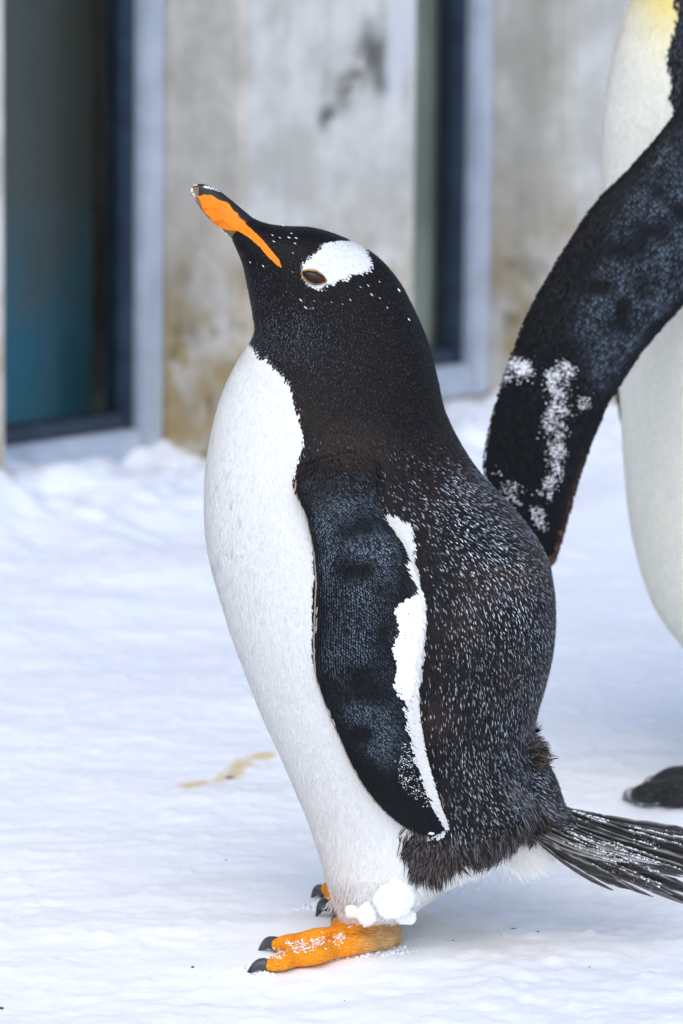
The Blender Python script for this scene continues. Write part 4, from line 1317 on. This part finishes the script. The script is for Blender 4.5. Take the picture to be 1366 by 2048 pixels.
for s in (-1, 1):
    c0 = P(1262, -318, YK); hh = h_.ray_cast(Vector((c0.x, YK + s * .5, c0.z)), Vector((0, -s, 0)))
    if hh[0]:
        bm = bmesh.new(); bmesh.ops.create_icosphere(bm, subdivisions=3, radius=.0085, matrix=Matrix.Translation(hh[0]))
        me = bpy.data.meshes.new('eye'); bm.to_mesh(me); bm.free()
        link('eye', me, M_EYE, king)

# ---------------------------------------------------------------- snow lying on things
ICO = bmesh.new(); bmesh.ops.create_icosphere(ICO, subdivisions=1, radius=1)
ICOV = np.array([v.co[:] for v in ICO.verts]); ICOF = np.array([[v.index for v in f.verts] for f in ICO.faces]); ICO.free()
def crust(name, polys, n, rad, bv, label, clump=.03, thr=.45, flat=.55, seed=0, group=None, soft=0):
    """snow grains settled on a surface inside pixel outlines, thickest where the noise clumps them"""
    xs = []
    for poly, share in polys:
        x0, x1 = min(q[0] for q in poly), max(q[0] for q in poly); y0_, y1 = min(q[1] for q in poly), max(q[1] for q in poly)
        need = int(n * share); got = 0
        for _ in range(60):
            c = np.stack([RNG.uniform(x0, x1, need), RNG.uniform(y0_, y1, need)], 1)
            nz = vnoise(c * clump, seed + 3) * .6 + vnoise(c * clump * 3, seed + 4) * .4
            c = c[inpoly(c, poly) & (nz > thr)]
            xs.append(c[:need - got]); got += len(c[:need - got])
            if got >= need: break
    q = np.vstack(xs)
    q = q + RNG.normal(0, 1, q.shape) * soft * RNG.random((len(q), 1)) ** 1.5
    Vs = []; Fs = []; k = 0
    for a in q:
        d = ray(a[0], a[1]).normalized()
        h = bv.ray_cast(CAM, d)
        if h[0] is None: continue
        r = rad[0] + (rad[1] - rad[0]) * random.random() ** 2.2
        jit_ = 1 + RNG.normal(0, .16, (len(ICOV), 1))
        v = ICOV * jit_ * r * np.array([1, 1, .85])
        n_ = np.array(h[1])
        v = v - np.outer(v @ n_, n_) * (1 - flat)
        Vs.append(v + np.array(h[0]) + n_ * r * flat * .5)
        Fs.append(ICOF + k * len(ICOV)); k += 1
    V_ = np.vstack(Vs); F_ = np.vstack(Fs)
    me = fast_mesh(V_, F_.ravel(), np.full(len(F_), 3), name)
    o = link(name, me, M_SNOWB)
    return tag(o, label, 'snow', group, 'stuff')
crust('snow_crust', [([(800, 1210), (830, 1190), (846, 1205), (843, 1260), (832, 1330), (828, 1375), (817, 1400), (802, 1398), (788, 1370), (799, 1340), (787, 1300), (802, 1262), (790, 1222)], 1.0)], 3000, (.0008, .0022), BV,
      'thick strip of snow caught between the flipper and the flank', thr=.10, seed=1, flat=.5, soft=3)
crust('snow_crust', [([(803, 1488), (818, 1486), (822, 1520), (836, 1560), (850, 1590), (868, 1605), (860, 1620), (838, 1605), (815, 1590), (797, 1555), (795, 1530), (803, 1512)], 1.0)], 900, (.0003, .0010), BV,
      'frosty snow patch on the lower flipper near its tip', thr=.40, clump=.09, seed=2, soft=5)
crust('snow_crust', [([(842, 1672), (858, 1664), (872, 1668), (889, 1662), (888, 1674), (872, 1680), (850, 1682)], 1.0)], 120, (.0007, .0022), BV,
      'bits of snow stuck to the very tip of the flipper', thr=.2, seed=3)
BVT = BVHTree.FromPolygons([Vector(v) for v in g_bk.V], g_bk.faces)
crust('snow_crust', [([(385, 372), (400, 365), (425, 370), (440, 384), (430, 382), (405, 374)], .6), ([(381, 375), (388, 376), (392, 400), (386, 396)], .4)], 130, (.0003, .0010), BVT,
      'frost crusted on the tip of the orange beak', thr=.25, seed=4)
crust('snow_crust', [([(436, 452), (445, 458), (456, 470), (450, 468)], 1.0)], 22, (.0004, .0010), BVT, 'frost grains under the orange beak', thr=.0, seed=4)
KBV = h_
crust('snow_crust', [([(1022, 715), (1050, 718), (1066, 735), (1062, 752), (1030, 750), (1008, 770), (998, 765)], .22),
      ([(1092, 740), (1130, 720), (1150, 740), (1140, 765), (1130, 790), (1110, 800), (1095, 770)], .24),
      ([(1100, 800), (1130, 795), (1140, 830), (1135, 860), (1120, 890), (1095, 870), (1085, 850)], .17),
      ([(1095, 880), (1125, 885), (1132, 930), (1120, 960), (1105, 940)], .14),
      ([(1160, 800), (1180, 792), (1178, 815), (1150, 825)], .03),
      ([(1095, 950), (1115, 960), (1100, 1000), (1080, 990)], .07),
      ([(1060, 1005), (1085, 1020), (1090, 1060), (1065, 1060)], .08),
      ([(995, 940), (1030, 960), (1045, 1010), (1000, 1000)], .05)], 8000, (.00025, .00095), KBV,
      'snow sprinkled over the lower part of the tall penguin\'s black flipper', clump=.10, thr=.47, seed=5, flat=.8, soft=11)
# snow on the tail
tv = []; tf_ = []; o_ = 0
for t in tail_objs:
    for v in t.data.vertices: tv.append(v.co.copy())
    for f in t.data.polygons: tf_.append(tuple(i + o_ for i in f.vertices))
    o_ += len(t.data.vertices)
TBV = BVHTree.FromPolygons(tv, tf_)
crust('snow_crust', [([(1165, 1605), (1220, 1620), (1215, 1650), (1160, 1640), (1140, 1620)], .2), ([(1260, 1655), (1366, 1668), (1366, 1690), (1270, 1690)], .25), ([(1130, 1660), (1250, 1690), (1366, 1740), (1366, 1760), (1230, 1730), (1120, 1680)], .4), ([(1180, 1710), (1330, 1770), (1300, 1780), (1180, 1730)], .15)],
      7000, (.0004, .0013), TBV, 'snow dusted over the stiff tail quills of the small penguin', clump=.05, thr=.36, seed=6, flat=.8, soft=6)
# foot snow
crust('snow_crust', [([(575, 1885), (612, 1880), (620, 1900), (590, 1908)], .35), ([(620, 1880), (650, 1872), (650, 1890), (625, 1895)], .25), ([(665, 1872), (690, 1868), (690, 1882), (670, 1888)], .2), ([(540, 1905), (570, 1900), (560, 1915), (540, 1920)], .2)],
      380, (.0003, .0012), BV, 'snow grains lying on the orange toes', thr=.30, clump=.3, seed=7, flat=.7, soft=7)

def snow_ball(name, c, rx, rz, label, seed, group=None):
    bm = bmesh.new(); bmesh.ops.create_icosphere(bm, subdivisions=5, radius=1)
    q = np.array([v.co[:] for v in bm.verts])
    d = 1 + .50 * fbm(q * 1.5 + seed, 3, seed) + .28 * fbm(q * 5 + seed, 4, seed + 5)
    q = q * d[:, None] * np.array([rx, rx * .9, rz])
    for v, c2 in zip(bm.verts, q): v.co = Vector(c2) + c
    me = bpy.data.meshes.new(name); bm.to_mesh(me); bm.free()
    return tag(link(name, me, M_SNOWB), label, 'snow', group)
yb = -.042
snow_ball('snow_clump', P(790, 1800, yb - .016), .0165, .0165, 'large white snowball stuck to the leg above the orange foot', 3)
snow_ball('snow_clump', P(812, 1834, yb - .006), .0085, .0065, 'lump of snow hanging under the large snowball at the heel', 8)
snow_ball('snow_clump', P(733, 1828, yb - .008), .0085, .0095, 'small snow lump on the ankle beside the large snowball', 12)
snow_ball('snow_clump', P(706, 1824, yb - .002), .0065, .0055, 'smallest snow lump at the front of the ankle', 17)

# loose snow crumbs heaped along the sole and claws
def heap(name, line, n, spread, rad, label, seed):
    A = crom([[p_.x, p_.y] for p_ in line], 100)
    q = A[RNG.integers(0, 100, n)] + RNG.normal(0, spread, (n, 2))
    z = ground_z(q[:, 0], q[:, 1])
    Vs, Fs = [], []
    for k, (a, zz) in enumerate(zip(q, z)):
        r = rad[0] + (rad[1] - rad[0]) * random.random() ** 2.5
        v = ICOV * (1 + RNG.normal(0, .18, (len(ICOV), 1))) * r
        Vs.append(v + np.array([a[0], a[1], zz + r * .15])); Fs.append(ICOF + k * len(ICOV))
    V_, F_ = np.vstack(Vs), np.vstack(Fs)
    return tag(link(name, fast_mesh(V_, F_.ravel(), np.full(len(F_), 3), name), M_SNOWB), label, 'snow', None, 'stuff')
heap('snow_crumbs', [G(505, 1950), G(560, 1936), G(640, 1922), G(720, 1916), G(800, 1910)], 1500, .006, (.0005, .0026), 'snow crumbs pushed up along the near orange foot', 1)
heap('snow_crumbs', [G(620, 1815), G(650, 1822), G(690, 1832)], 120, .006, (.0008, .0035), 'snow crumbs in front of the far foot', 2)
heap('snow_crumbs', [G(830, 1800), G(900, 1775), G(980, 1758), G(1060, 1745)], 260, .010, (.0008, .0030), 'snow crumbs scattered behind the heel under the tail', 3)

# a few dark bits of grit lying on the snow
def grit(spots):
    Vs, Fs = [], []
    for k, (a, b_, r) in enumerate(spots):
        g = G(a, b_, 0); z = float(ground_z(np.array([g.x]), np.array([g.y]))[0])
        v = ICOV * (1 + RNG.normal(0, .3, (len(ICOV), 1))) * np.array([r * 1.8, r, r * .7])
        Vs.append(v + np.array([g.x, g.y, z])); Fs.append(ICOF + k * len(ICOV))
    V_, F_ = np.vstack(Vs), np.vstack(Fs)
    m_ = simple('dark_grit', (.10, .085, .07), .8, .2, noise=(200, (.04, .035, .03)))
    return tag(link('grit', fast_mesh(V_, F_.ravel(), np.full(len(F_), 3), 'grit'), m_), 'tiny dark bits of grit scattered on the snow', 'grit', None, 'stuff')
grit([(452, 1714, .0012), (385, 1940, .0009), (1028, 1860, .0011), (1002, 1876, .0008), (1075, 1868, .0008), (905, 1888, .0008), (460, 1553, .0022), (240, 1350, .0010), (2, 2015, .0012), (690, 1990, .0007), (1180, 1930, .0008), (1240, 1860, .0007)])
